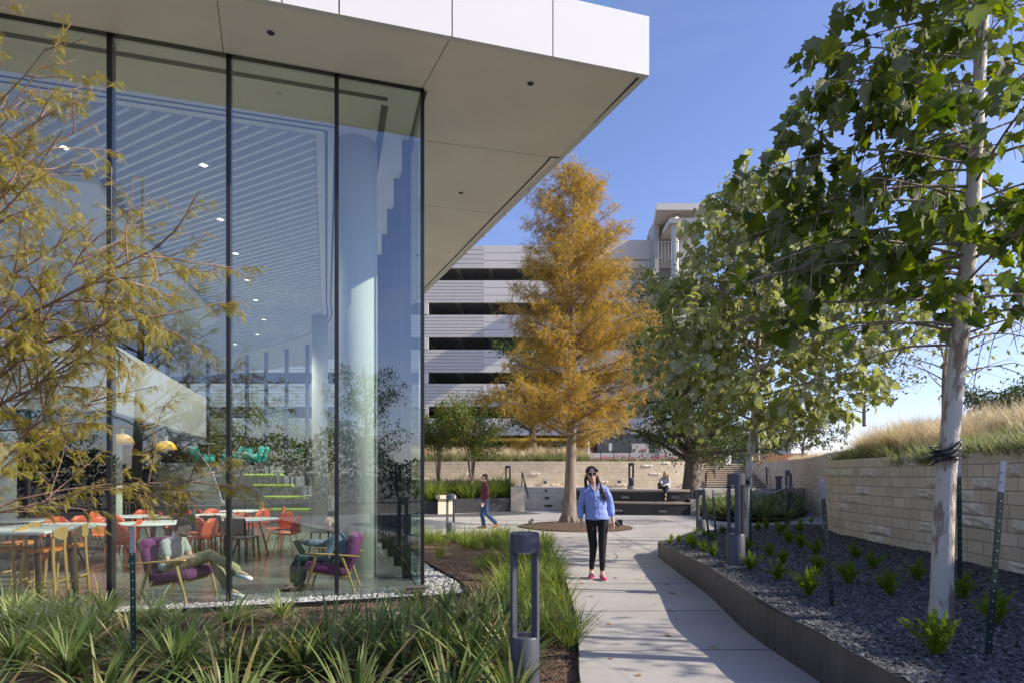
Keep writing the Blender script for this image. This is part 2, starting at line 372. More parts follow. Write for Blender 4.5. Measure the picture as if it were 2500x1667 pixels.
bed_in = lambda x, y: not in_poly(x, y, [BL(-20,-.02), BL(.02,-.02), BL(.02,12), BL(-20,12)]) and not in_poly(x, y, [(p[0]+.12,p[1]) for p in plaza_poly])
field('mulch_bed', -12, 1.4, -2, 18, .1, mz, bed_in, m_mulch)
b = MB()
for i in range(len(path_left)-1):
    p, q = path_left[i], path_left[i+1]; d = q-p; nn = Vector((-d.y,d.x,0)).normalized()*.006; b.box(((p.x+q.x)/2+nn.x,(p.y+q.y)/2+nn.y,-.03),(d.length+.003,.010,.085),math.atan2(d.y,d.x))
tag(b.build('edging_strip', m_black), 'thin dark edging strip along the left side of the path', 'edging')
# scattered bark chips on it
TVc = np.array([(-.5,-.5,0),(.5,-.4,0),(.4,.5,0),(-.45,.4,0),(-.1,0,.6),(.15,.05,.55)]); TFc = np.array([(0,1,5),(1,2,5),(2,3,4),(3,0,4),(0,5,4),(2,4,5)])
def chips(name, n, sampler, zf, m, sx, sy, sz, seed, label=None, cat=None):
    r = np.random.default_rng(seed); pos = []
    while len(pos) < n:
        x, y = sampler(r)
        if x is None: continue
        pos.append((x, y, zf(x, y)))
    pos = np.array(pos); ang = r.uniform(0, 6.28, n)
    ax = np.stack([np.cos(ang), np.sin(ang), r.normal(0,.25,n)], 1); nz = np.stack([r.normal(0,.35,n), r.normal(0,.35,n), np.ones(n)], 1)
    s_ = r.uniform(.5, 1.5, (n,1))*np.stack([np.full(n,sx)*r.uniform(.6,1.4,n), np.full(n,sy)*r.uniform(.6,1.4,n), np.full(n,sz)], 1)
    V, Fc = cloud(TVc, TFc, pos, ax, nz, s_)
    o = np_mesh(name, V, Fc, m); o['kind'] = 'stuff'
    if label: o['label'] = label; o['category'] = cat
    return o
def sm_mulch(r):
    y = r.uniform(3.4, 16); y = 3.4+(y-3.4)*r.uniform(.3,1); x = r.uniform(-.62*y-.5 if y < 9 else -3.6, 1.1)
    return (x, y) if bed_in(x, y) and bed_in(x+.06, y) else (None, None)
chips('bark_mulch', 16000, sm_mulch, lambda x,y: mz(x,y)+.006, m_chip, .04, .012, .012, 5, 'loose brown bark mulch between the strap-leaved plants in front of the glass', 'mulch')
# pale pebble strip along the glass, with its steel edging
def strip_xy(t, wd):   # t metres along the strip from its left end
    return None
TVs = []; 
for k in range(3):
    pass
def ico():
    t = (1+5**.5)/2; v = np.array([(-1,t,0),(1,t,0),(-1,-t,0),(1,-t,0),(0,-1,t),(0,1,t),(0,-1,-t),(0,1,-t),(t,0,-1),(t,0,1),(-t,0,-1),(-t,0,1)])/math.hypot(1,t)
    f = np.array([(0,11,5),(0,5,1),(0,1,7),(0,7,10),(0,10,11),(1,5,9),(5,11,4),(11,10,2),(10,7,6),(7,1,8),(3,9,4),(3,4,2),(3,2,6),(3,6,8),(3,8,9),(4,9,5),(2,4,11),(6,2,10),(8,6,7),(9,8,1)])
    return v, f
iv, if_ = ico(); r = np.random.default_rng(8); pos = []
WS = .42
for k in range(8500):
    if r.random() < .55: s, t = r.uniform(-8.5, .35), r.uniform(-WS, -.03)
    else: s, t = r.uniform(.03, .40+.5*0), r.uniform(-.4, 9.0)
    if s > .03 and t > -.4: s = r.uniform(.03, WS + .16*math.exp(-((t-.6)/1.2)**2))
    q = BL(s, t); pos.append((q[0], q[1], -.045+r.uniform(0,.025)))
pos = np.array(pos); n = len(pos)
V, Fc = cloud(iv, if_, pos, rnd_dirs(r, n)*np.array([1,1,.2]), rnd_dirs(r, n)*.4+np.array([0,0,1]), r.uniform(.55,1.25,(n,1))*np.array([[.034,.026,.017]]))
o = np_mesh('pebbles', V, Fc, m_pebble, smooth=True); tag(o, 'strip of pale rounded pebbles along the foot of the glass wall', 'pebbles', kind='stuff')
b = MB(); edge = [BL(-9,-WS-.02), BL(-4,-WS-.03), BL(.1,-WS-.04), BL(.52,-.28), BL(.64,.5), BL(.54,1.8), BL(.46,3.2), BL(.44,9)]
edge = smooth_line([(x,y,0) for x,y in edge], 6)
for i in range(len(edge)-1):
    p, q = edge[i], edge[i+1]; d = q-p; b.box(((p.x+q.x)/2,(p.y+q.y)/2,-.06),(d.length+.004,.012,.13),math.atan2(d.y,d.x))
tag(b.build('edging_strip', m_black), 'thin dark steel edging between the pale pebbles and the brown mulch', 'edging')
# flagstones half sunk in the mulch
fl = [(600,1590),(640,1565),(560,1600),(680,1578),(655,1605),(590,1618),(530,1588),(925,1510),(960,1525),(985,1500),(1000,1530),(700,1590)]
for i,(u,v) in enumerate(fl):
    g = G(u,v,-.03); b = MB(); rr = random.Random(i); nn = 8; a0 = rr.random()*6
    sc = rr.uniform(.10,.17)
    ring = [(math.cos(a0+6.283*k/nn)*sc*rr.uniform(.8,1.15)*1.25, math.sin(a0+6.283*k/nn)*sc*rr.uniform(.75,1.1)) for k in range(nn)]
    vs = [(x,y,-.05) for x,y in ring]+[(x,y,.018+rr.uniform(-.004,.004)) for x,y in ring]+[(x*.82,y*.82,.03+rr.uniform(-.004,.006)) for x,y in ring]
    fs = [(k,(k+1)%nn,nn+(k+1)%nn,nn+k) for k in range(nn)]+[(nn+k,nn+(k+1)%nn,2*nn+(k+1)%nn,2*nn+k) for k in range(nn)]+[tuple(range(2*nn,3*nn))]
    b.add(vs, fs); o = b.build('flagstone', m_flag); o.location = (g.x, g.y, -.03)
    tag(o, 'flat tan flagstone half sunk in the mulch between strap-leaved plants', 'stone', 'flagstones in the mulch')
# ================================================================ raised gravel bed on the right
wall_base = smooth_line([(2.2,-3,0),(2.28,1.5,0),(2.30,3.2,0),(2.34,4.64,0),(2.36,6.2,0),(2.58,8.12,0),(2.68,9.8,0),(2.80,11.6,0),(2.86,12.05,0),(2.98,12.3,0),(3.18,12.35,0)], 6)
nearwall = smooth_line([(4.6,-4,0),(4.85,0,0),(5.02,3,0),(5.2,6.2,0),(5.40,8.0,0),(5.56,10.2,0),(5.80,11.3,0),(6.4,12.3,0),(7.4,13.0,0),(9.2,13.6,0),(12,14.2,0)], 6)
back_edge = [(3.18,12.35),(3.9,13.4),(4.9,14.3),(6.1,15.6),(7.6,16.6),(9.4,17.6),(12,18.6)]
gpoly = [(p.x+.015,p.y) for p in wall_base]+back_edge[1:]+[(12,14.2)]+[(p.x,p.y) for p in reversed(nearwall)]
def gz(x, y):
    e = .33+.05*math.exp(-((y-5.5)/3)**2) - .10*max(0, min(1,(y-9.5)/2.5))
    k = min(1, max(0, (x-2.4)/3.2)); z = e+(.57-e)*k*k*(3-2*k)
    z *= max(.06, min(1, (17.5-y)/5)) if y > 11.8 else 1
    return z+.02*hnoise(x,y,1.8,2)
gin = lambda x,y: in_poly(x,y,gpoly)
field('gravel_bed', 2.0, 12, -2, 18.8, .08, gz, gin, m_gravel)
def sm_gr(r):
    y = 3.2+(r.random()**1.6)*12.5; x = r.uniform(2.3, 6.2 if y < 12 else 9.5)
    return (x,y) if gin(x,y) and x < .95*y+.5 else (None,None)
chips('slate_chips', 42000, sm_gr, lambda x,y: gz(x,y)+.004, m_gchip, .030, .020, .014, 6, 'loose dark slate gravel covering the raised planting bed', 'gravel')
# fallen leaves on gravel
# steel retaining edge, rolled top line
b = MB(); vs = []; L = len(wall_base)
ring = []
for i,p in enumerate(wall_base):
    q0 = wall_base[max(i-1,0)]; q1 = wall_base[min(i+1,L-1)]; d = (q1-q0).normalized(); nrm = Vector((-d.y, d.x, 0))
    y = p.y; zt = float(np.interp(p.y,[-3,4.6,6.3,8.1,10,11.6],[.34,.37,.42,.38,.33,.285]))
    if y > 11.9: zt = .27
    for off, z in ((0,-.05),(0,zt),(-.016,zt),(-.016,-.05)):
        vs.append((p.x+nrm.x*off, p.y+nrm.y*off, z))
fs = [(i*4+k,(i+1)*4+k,(i+1)*4+(k+1)%4,i*4+(k+1)%4) for i in range(L-1) for k in range(4)]+[(3,2,1,0),((L-1)*4,(L-1)*4+1,(L-1)*4+2,(L-1)*4+3)]
b.add(vs, fs); ew = b.build('retaining_edge', m_steel); tag(ew, 'low curving brown steel retaining edge holding the dark gravel bed beside the path', 'retaining wall')
# ================================================================ limestone walls
def stone_wall(name, pts, z0, z1, label, thick=.32, side=1, cap=.0, rough=0, seed=0, m=None):
    """curved wall with UVs along its length, z0 a number or function; rough-faced blocks stand proud"""
    root = thing(name, label, 'stone wall', (pts[0][0], pts[0][1], 0))
    vs = []; uvs = []; s = 0; L = len(pts); arc = [0]
    fz = z1 if callable(z1) else (lambda x, y: z1)
    nr = []
    for i,p in enumerate(pts):
        a = pts[max(i-1,0)]; c = pts[min(i+1,L-1)]; d = (c-a).normalized(); nr.append(Vector((-d.y, d.x, 0))*side)
        if i: arc.append(arc[-1]+(p-pts[i-1]).length)
    me = bpy.data.meshes.new(name); fs = []; uvl = []
    for i,p in enumerate(pts):
        z = fz(p.x,p.y); q = p+nr[i]*thick
        vs += [(p.x,p.y,z0),(p.x,p.y,z),(q.x,q.y,z),(q.x,q.y,z0)]; uvs += [(arc[i],0),(arc[i],z-z0),(arc[i],z-z0+thick),(arc[i],2*(z-z0)+thick)]
    for i in range(L-1):
        for k in range(3):
            fs.append((i*4+k,(i+1)*4+k,(i+1)*4+k+1,i*4+k+1))
    fs += [(3,2,1,0),((L-1)*4,(L-1)*4+1,(L-1)*4+2,(L-1)*4+3)]
    me.from_pydata(vs, [], fs); ul = me.uv_layers.new(name='UVMap')
    for pl in me.polygons:
        for li in pl.loop_indices: ul.data[li].uv = uvs[me.loops[li].vertex_index]
    o = link('masonry', me, m or m_lime, root, True)
    if rough:
        rr = random.Random(seed); b = MB()
        for k in range(rough):
            s_ = rr.uniform(.3, arc[-1]-.8); row = rr.randrange(0, max(1, int((fz(pts[0].x,pts[0].y)-z0)/.145))); ln = rr.choice((.36,.42,.55,.62))
            i = max(j for j in range(L-1) if arc[j] <= s_); f = (s_-arc[i])/(arc[i+1]-arc[i]); p = pts[i].lerp(pts[i+1], f); d = (pts[i+1]-pts[i]).normalized(); nn = -nr[i]
            nx, nz_ = 9, 5; g0 = len(b.v); g = []
            for a in range(nx):
                for c in range(nz_):
                    e = 0 if a in (0,nx-1) or c in (0,nz_-1) else rr.uniform(.012,.05)
                    q = p+d*(ln*a/(nx-1)+ (rr.uniform(-.01,.01) if e else 0))+nn*(.001+e); g.append((q.x,q.y,z0+row*.145+.006+.133*c/(nz_-1)))
            b.add(g, [(a*nz_+c,(a+1)*nz_+c,(a+1)*nz_+c+1,a*nz_+c+1) for a in range(nx-1) for c in range(nz_-1)])
        b.build('rough_faced_block', m_roughst, root, True)
    return root
stone_wall('limestone_wall', nearwall, .25, 1.84, 'tall pale limestone wall curving along the gravel bed behind the white-barked tree', rough=60, seed=4, side=-1)
midw = smooth_line([(13.75,36.2,0),(13.7,33,0),(13.1,28,0),(11.9,24,0),(10.6,20.6,0),(9.9,18,0),(9.9,16,0),(10.6,14.6,0)], 6)
stone_wall('limestone_wall', midw, 0, 2.32, 'long limestone wall running from the stairs towards the grassy mound', rough=26, seed=7, side=1)
backw = smooth_line([(-26,38,0),(-16,35.5,0),(-9,34,0),(-4,33.3,0),(1,33,0),(5,33,0),(8.5,33.2,0),(10.4,33.6,0)], 6)
stone_wall('limestone_wall', backw, .0, 2.34, 'long limestone wall behind the bench with grasses along its top', rough=60, seed=9, side=1)
stone_wall('limestone_wall', [Vector((10.44,33.5,0)),Vector((10.44,36.6,0))], 0.9, 2.30, 'short sunlit limestone side wall left of the stairs', side=1, thick=.3)
# platform in front of the back wall, steps, plinths
plat = [(3.2,31),(3.6,28.2),(4.3,26.8),(5.2,26.0),(6.2,25.6),(7.4,25.6),(8.8,26.0),(14,27.7),(14,33.1),(3.2,33.1)]
b = MB(); b.prism(plat, .02, .90); o = b.build('raised_terrace', m_path); tag(o, kind='structure')
# right end of the bench: white low wall of the yucca bed
def curved_box(b, pts, th, z0, z1):
    L = len(pts); vs = []
    for i,p in enumerate(pts):
        a = pts[max(i-1,0)]; c = pts[min(i+1,L-1)]; d = (c-a).normalized(); nn = Vector((-d.y,d.x,0)); q = p+nn*th
        vs += [(p.x,p.y,z0),(p.x,p.y,z1),(q.x,q.y,z1),(q.x,q.y,z0)]
    b.add(vs, [(i*4+k,(i+1)*4+k,(i+1)*4+(k+1)%4,i*4+(k+1)%4) for i in range(L-1) for k in range(4)]+[(3,2,1,0),((L-1)*4,(L-1)*4+1,(L-1)*4+2,(L-1)*4+3)])
bench = thing('terrace_bench', 'curved two-tier bench with black risers and weathered wooden seats on the plaza', 'bench', (5,25,0))
t1 = smooth_line([(2.2,26.9,0),(3.4,25.3,0),(4.6,24.55,0),(6.0,24.25,0),(7.05,24.3,0)], 5)
t2 = smooth_line([(2.4,27.9,0),(3.6,26.1,0),(4.8,25.35,0),(6.2,25.05,0),(7.4,25.1,0),(8.9,25.6,0)], 5)
b = MB(); curved_box(b, t1, .75, .0, .44); b.build('riser', m_riser, bench, True)
b = MB(); curved_box(b, [p+Vector((0,-.03,0)) for p in t1], .80, .444, .51); b.build('seat', m_wood, bench, True)
b = MB(); curved_box(b, t2, .75, .514, .90); b.build('riser', m_riser, bench, True)
b = MB(); curved_box(b, [p+Vector((0,-.03,0)) for p in t2], 1.9, .904, .97); b.build('seat', m_wood, bench, True)
b = MB(); b.prism([(7.06,24.28),(7.32,24.3),(7.5,25.1),(7.2,25.06)], 0, .62); b.build('end_block', m_path, bench, True)
for (u,v,Y) in ((1526,1213,25.15),(1648,1213,25.02),(1510,1245,24.4),(1618,1247,24.2)):
    b = MB(); c = P(u,v,Y); b.box((c.x, Y-.04, c.z), (.27,.05,.07)); lf = b.build('step_light', m_galv, bench, True)
    b = MB(); 
    for k in range(3): b.box((c.x, Y-.07, c.z-.02+k*.02), (.23,.012,.008))
    b.build('louvre', m_joint, lf, True)
# limestone terrace steps left of the bench
ts = thing('stone_steps', 'wide limestone steps set with dark recessed lights left of the big cypress', 'steps', (0,29,0))
for k in range(3):
    b = MB(); b.prism([(.55,28.9+k*.85),(4.6,28.4+k*.75),(4.6,33.0),(.55,33.0)], -.01+.33*k, .33*(k+1)-.003*k)
    o = b.build('step', m_limetop, ts, True)
    c = P(1340, 1229-k*16.3, 28.75+k*.83); b = MB(); b.box((c.x, 28.78+k*.83, .16+.33*k), (.40,.09,.10)); b.build('step_light', m_joint, o, True)
b = MB(); b.prism([(-.05,26.8),(.55,26.8),(.55,31.5),(-.05,31.5)], 0, 1.06); o = b.build('stone_plinth', m_limetop); tag(o, 'limestone block plinth between the black planter and the wide steps', 'plinth')
b = MB(); b.prism([(-7,31.9),(-.1,31.2),(-.1,33),(-7,33.4)], 0, 1.35); o = b.build('stone_plinth', m_limetop); tag(o, 'low limestone ledge behind the planter with the multi-stem shrubs', 'plinth')
# black planter with limestone block
pl = thing('black_planter', 'long black steel planter box full of green strap grass behind the man in maroon', 'planter', (-2.5,26,0))
b = MB(); b.prism([(-3.0,25.35),(-.06,26.9),(-.06,27.6),(-5.5,27.2),(-5.5,25.2)], -.0, .0+.02); 
b = MB(); b.prism([(-2.35,25.6),(-.06,26.85),(-.06,31.2),(-2.9,31.4)], .0, .60); b.build('planter_box', m_riser, pl, True)
b = MB(); b.prism([(-5.6,24.6),(-3.05,25.2),(-3.0,31.5),(-6.8,31.9)], .0, .52); b.build('planter_box', m_riser, pl, True)
b = MB(); b.prism([(-3.0,24.9),(-2.4,25.25),(-2.5,26.0),(-3.04,25.9)], 0, .62); b.bbox((-2.72,25.2,.69),(.72,.5,.16),.02,rz=.5); b.build('stone_pier', m_limetop, pl, True)
b = MB(); b.prism([(-6.0,22.9),(-1.2,23.6),(1.2,25.2),(.55,26.7),(-.06,26.8),(-2.4,25.0),(-6.4,23.9)], 0, .012); o = b.build('dark_gravel_border', m_gravel); tag(o, kind='structure')
# upper level ground behind the walls
b = MB(); b.prism([(-140,40),(-26,38.4),(-16,35.9),(-9,34.4),(-4,33.66),(1,33.36),(5,33.36),(8.5,33.56),(10.1,34.0),(10.1,36.9),(13.9,36.9),(14.2,33),(13.6,28),(12.4,24),(11.1,20.6),(10.4,18),(10.5,16),(11.5,14.5),(12.5,14.6),(60,14),(400,30),(400,900),(-140,900)], .9, 2.27)
tag(b.build('upper_ground', m_earth), kind='structure')
# the stairs
m_riser_shade = mat('shaded_riser_stone', (.40,.31,.21), .85, .15, 3)  # tan stone, darkened so its colour carries the shade under the nosings
st = thing('stairs', 'wide sunlit limestone staircase rising beside the oak to the upper ground', 'stairs', (12.1,33,.9))
for k in range(11):
    b = MB(); b.box((12.09, 33.12+.32*k+1.9-.16*k, .94+.124*k-.0), (3.16, 3.8-.32*k, .088)); rs_ = b.build('riser', m_riser_shade, st, True)
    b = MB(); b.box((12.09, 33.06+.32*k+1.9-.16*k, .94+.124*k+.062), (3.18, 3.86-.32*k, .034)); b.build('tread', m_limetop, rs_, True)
def rail(name, pts, posts, r, label, cat='handrail', m=m_black):
    root = thing(name, label, cat, posts[0][0]); b = MB(); b.tube(pts, r, 8); b.build('rail', m, root, True)
    for (a, c) in posts: b = MB(); b.tube([a, c], r, 8); b.build('post', m, root, True)
    return root
rail('handrail', [P(1722,1186,32.4),P(1727,1150,32.6),P(1776,1097,35.6),P(1778,1128,35.8)], [(P(1722,1186,32.4),P(1722.5,1153,32.5)),(P(1745,1165,33.8),P(1745,1131,33.9)),(P(1764,1143,35),P(1764,1111,35))], .03, 'thin black handrail on the left side of the stairs')
rail('handrail', [P(1873,1184,32.4),P(1871,1150,32.6),P(1866,1097,35.6),P(1866,1060,35.8)], [(P(1873,1184,32.4),P(1872,1155,32.5)),(P(1868,1125,35),P(1867,1100,35.3))], .035, 'thin black handrail on the right side of the stairs')
rail('handrail', [P(1274,1190,30),P(1275,1152,30),P(1289,1206,28)], [(P(1274,1190,30),P(1275,1153,30)),(P(1281,1199,29),P(1281,1175,29)),(P(1289,1216,28),P(1289,1205,28))], .03, 'short sloping black handrail on the limestone plinth')
# small wall lights and the planter hedge beds
for (u,v,Y,wd) in ((1331,1176,32.9,.22),(2-2+1512,1175,32.9,.2),(1754,1142,33.9,.12)):
    c = P(u,v,Y); root = thing('wall_light', {1331:'small square wall light on the back wall above the wide steps',1512:'small square wall light on the back wall left of the seated woman',1754:'small dark wall light on the sunlit wall beside the stairs'}[u], 'wall light', c)
    b = MB(); b.bbox((0,0,0),(wd,.08,wd),.01); b.build('housing', m_galv, root); b = MB(); b.box((0,-.043,-.01),(wd*.7,.01,wd*.5)); b.build('lens', m_joint, root)
# yucca bed on the right and its low white wall
ybed = [(7.0,21.6),(7.5,20.2),(9.0,20.6),(10.6,22.6),(12.0,25.0),(13,27.0),(8.9,25.5),(7.5,24.9)]
yz = lambda x,y: .10+.03*hnoise(x,y,1.5)
field('planting_bed', 6.8, 13.2, 20, 27.2, .15, yz, lambda x,y: in_poly(x,y,ybed), m_mulch)
b = MB(); curved_box(b, [Vector((7.5,25.05,0)),Vector((9.0,25.55,0)),Vector((13.2,27.1,0))], .25, 0, 1.02); o = b.build('low_wall', m_path); tag(o, 'low pale concrete wall behind the strap-leaved plants below the stairs', 'wall')
# round mulch island at the big cypress
mi = smooth_line([(.15,18.7,0),(.9,17.5,0),(2.1,17.0,0),(3.3,17.6,0),(3.65,19.0,0),(3.0,20.3,0),(1.7,20.7,0),(.6,20.1,0),(.15,18.7,0)], 8)[:-1]
mip = [(p.x,p.y) for p in mi]; mc = (1.9,18.9)
def miz(x,y):
    d = math.hypot((x-1.85)/1.75,(y-18.85)/1.85); return .012+.12*max(0,1-d*d)+.012*hnoise(x,y,4)
field('mulch_island', 0, 3.9, 16.8, 21, .07, miz, lambda x,y: in_poly(x,y,mip), m_mulch)
# berm behind the near wall
nwp = [(p.x+.3,p.y) for p in nearwall]
def bz(x,y):
    d = max(0, x-(5.1+.05*y)); z = 1.78+.55*min(1,d/3.2)**.8 
    return z+.06*hnoise(x,y,.9,1)
bpoly = [(4.9,-4)]+[(p.x+.28,p.y-.10*(p.y>10.5)) for p in nearwall]+[(12,14.0),(40,14),(40,-4)]
field('berm', 4.6, 30, -4, 14.2, .4, bz, lambda x,y: in_poly(x,y,bpoly), m_earth)
# berm behind the mid wall, right of the stairs
b = MB(); b.prism([(10.3,14.4),(10.15,16),(10.25,18),(11,20.6),(12.3,24),(13.5,28),(14.1,33),(14.1,38),(40,38),(40,14.2)], 1.0, 2.28); o = b.build('bank', m_earth); tag(o, kind='structure')
# ================================================================ GLASS BUILDING
bld = thing('glass_building', 'modern building with a tall glass wall under a wide white-edged overhanging roof', 'building', (-1.24,8.5,0))
def poly_hole(name, outer, holes, z, m, parent, up=False):
    loops = [[Vector((p[0],p[1],0)) for p in l] for l in [outer]+holes]
    tris = tessellate_polygon(loops); vs = [(p.x,p.y,z) for l in loops for p in l]
    me = bpy.data.meshes.new(name); me.from_pydata(vs, [], [tuple(t) for t in tris]); me.update()
    return link(name, me, m, parent, True)
FL = Vector((-2.68,6.87)); FR = Vector((1.82,8.15)); fd = (FR-FL).normalized()
FLL = FR-fd*19
roof = [(FLL.x,FLL.y),(FR.x,FR.y),(-2.7,18.3),(-5.9,25.4),(-9.5,29.5),(-16,32.4),(-25,35),(-25,4)]
fr_c = [BL(-19,1.57), BL(-1.44,1.57), (-5.88,18.96), (-6.5,21.0), (-7.6,22.7), (-9.4,24.4), (-13.3,27.3), (-18,29.3), (-22,30.5)]
recess = fr_c[:3]+[(p.x,p.y) for p in smooth_line([(x,y,0) for x,y in fr_c[2:]],5)[1:]]+[(-22,8)]
sof = poly_hole('soffit', roof, [recess], ZC, m_soffit, bld)
b = MB(); b.prism([(FLL.x+.1,FLL.y+.12),(FR.x-.14,FR.y+.06),(-2.85,18.2),(-6.0,25.3),(-9.6,29.4),(-16,32.3),(-24.9,34.9),(-24.9,4.2)], ZC+.32, ZC+.34); b.build('recess_lid', m_ceil, bld, True)
b = MB()
for i in range(len(recess)):
    p, q = recess[i], recess[(i+1)%len(recess)]; b.add([(p[0],p[1],ZC),(q[0],q[1],ZC),(q[0],q[1],ZC+.32),(p[0],p[1],ZC+.32)], [(0,1,2,3)])
b.build('recess_edge', m_ceil, bld, True)
# fascia panels
cuts = []
for u in (828,1104,1350):
    # intersection of the ray column with the front fascia line
    k = (u-1250)/F; t = (k*FL.y-FL.x)/(fd.x-k*fd.y); cuts.append(t)
tr = (FR-FL).length; seg = [-14,-11,-8,-5.2,-2.5]+cuts+[tr]
seg = [-14.4,-11.6,-8.8,-6.0,-3.0,.1]+cuts+[tr]
for a, c in zip(seg[:-1], seg[1:]):
    p = FL+fd*(a+.008); q = FL+fd*(c-(.008 if c != tr else -.0)); nn = Vector((fd.y,-fd.x))
    b = MB(); b.prism([(p.x,p.y),(q.x,q.y),(q.x-nn.x*.08,q.y-nn.y*.08),(p.x-nn.x*.08,p.y-nn.y*.08)], ZC-.012, ZC+.77); b.build('fascia_panel', m_fascia, bld, True)
rd = (Vector((-2.7,18.3))-FR).normalized(); rn = Vector((-rd.y, rd.x))
for k in range(9):
    p = FR+rd*(k*2.2+(.086 if k == 0 else .008)); q = FR+rd*((k+1)*2.2-.008); 
    b = MB(); b.prism([(p.x,p.y),(q.x,q.y),(q.x+rn.x*.08,q.y+rn.y*.08),(p.x+rn.x*.08,p.y+rn.y*.08)], ZC-.012, ZC+.77); b.build('fascia_panel', m_fascia, bld, True)
b = MB(); ins = [(p[0],p[1]) for p in roof]; b.prism([(ins[0][0]+.1,ins[0][1]+.12),(FR.x-.14,FR.y+.06),(-2.85,18.2),(-6.0,25.3),(-9.6,29.4),(-16,32.3),(-24.9,34.9),(-24.9,4.2)], ZC+.36, ZC+.74); b.build('roof_slab', m_conc, bld, True)
# glass balustrade on the roof edge
for a, c in ((-14,-9),(-9,-4),(-3.9,1.0),(1.05,tr-.35)):
    p = FL+fd*a; q = FL+fd*(c-.02); nn = Vector((-fd.y,fd.x))*.30; b = MB()
    b.prism([(p.x+nn.x,p.y+nn.y),(q.x+nn.x,q.y+nn.y),(q.x+nn.x*1.06,q.y+nn.y*1.06),(p.x+nn.x*1.06,p.y+nn.y*1.06)], ZC+.745, ZC+1.75); b.build('balustrade_pane', m_glass, bld, True)
# soffit joints, slots and downlights
def soff_line(name, pts, wd, m, dz=.003):
    b = MB()
    for i in range(len(pts)-1):
        p, q = Vector(pts[i]), Vector(pts[i+1]); d = q-p; L = d.length; d.normalize(); n_ = Vector((-d.y,d.x))*wd/2
        b.add([(p.x-n_.x,p.y-n_.y,ZC-dz),(q.x-n_.x,q.y-n_.y,ZC-dz),(q.x+n_.x,q.y+n_.y,ZC-dz),(p.x+n_.x,p.y+n_.y,ZC-dz)], [(0,1,2,3)])
    return b.build(name, m, sof, True)
def S(u, v): Y = (ZC-H)*F/(HZ-v); return ((u-1250)/F*Y, Y)
soff_line('panel_joint', [S(530,2), S(546,133)], .008, m_joint)
soff_line('panel_joint', [S(1104,85), S(1028,222)], .008, m_joint)
soff_line('panel_joint', [S(1028,343), S(1366,386)], .007, m_joint)
soff_line('panel_joint', [S(1028,500), S(1215,523)], .007, m_joint)
soff_line('drip_slot', [S(1560,187), S(1371,386), S(1344,384), S(1334,397), S(1029,712)], .035, m_black)
soff_line('facade_track', [BL(-20,-.02), BL(.02,-.02), BL(.02,12)], .09, m_black, .004)
soff_line('shade_slot', [BL(-20,.33), BL(-.44,.33)], .10, m_black); soff_line('shade_slot', [BL(-.47,.48), BL(-.47,11.6)], .10, m_black)
for off in (.16,.30):
    pts = [BL(-19,1.57-off), BL(-1.44+off,1.57-off)]+[(p[0]+off*.98,p[1]-off*.1) for p in recess[2:8]]+[(p[0]+off*.5,p[1]+off*.85) for p in recess[8:-1]]
    soff_line('ceiling_slot', pts, .045, m_black)
for (u,v) in ((661,80),(1295,204),(1125,471),(1020,624)):
    x, y = S(u,v); b = MB(); b.tube([(x,y,ZC-.006),(x,y,ZC+.02)], .065, 20); o = b.build('downlight', m_ceil, sof, True); b = MB(); b.tube([(x,y,ZC-.009),(x,y,ZC-.004)], .045, 16); b.build('lens', m_joint, o, True)
for (u,v) in ((1462,300),(1368,388),(1296,462),(1238,522),(1186,574),(1144,616)):  # white tabs stand in for small bright dots of light along the edge
    x, y = S(u,v); b = MB(); b.bbox((x-.04,y,ZC-.022),(.09,.07,.016),.004,rz=2.0); b.build('edge_bright_dot', m_fascia, sof, True)
# slats clipped to the recess
b = MB(); sdir = Vector((math.cos(R(-29)), math.sin(R(-29)))); snr = Vector((-sdir.y, sdir.x))
smooth_area = [(-22,7),(-15,8.3),(-7.35,10.9),(-7.7,12),(-9.2,18.1)]+[(p.x,p.y) for p in smooth_line([(-9.4,19.3,0),(-9.9,20.6,0),(-11,21.6,0),(-12.6,22.1,0)],4)]+[(-22,21)]
off = -40*.19
corner = Vector(BL(-1.44,1.57))
for k in range(-2, 190):
    o0 = corner+snr*(k*.19-2.2); ts_ = []
    for i in range(len(recess)):
        p = Vector(recess[i]); q = Vector(recess[(i+1)%len(recess)]); e = q-p
        den = sdir.x*e.y-sdir.y*e.x
        if abs(den) < 1e-9: continue
        tt = ((p.x-o0.x)*e.y-(p.y-o0.y)*e.x)/den; uu = ((p.x-o0.x)*sdir.y-(p.y-o0.y)*sdir.x)/den
        if 0 <= uu < 1: ts_.append(tt)
    ts_.sort()
    for i in range(0, len(ts_)-1, 2):
        a, c = ts_[i]+.02, ts_[i+1]-.02
        if c-a < .1: continue
        m_ = o0+sdir*((a+c)/2); b.box((m_.x,m_.y,ZC+.06), (c-a,.055,.14), math.atan2(sdir.y,sdir.x))
b.build('ceiling_slats', m_slat, bld, True)
b = MB(); b.prism(smooth_area, ZC-.16, ZC-.06); b.build('smooth_ceiling', m_ceil, bld, True)
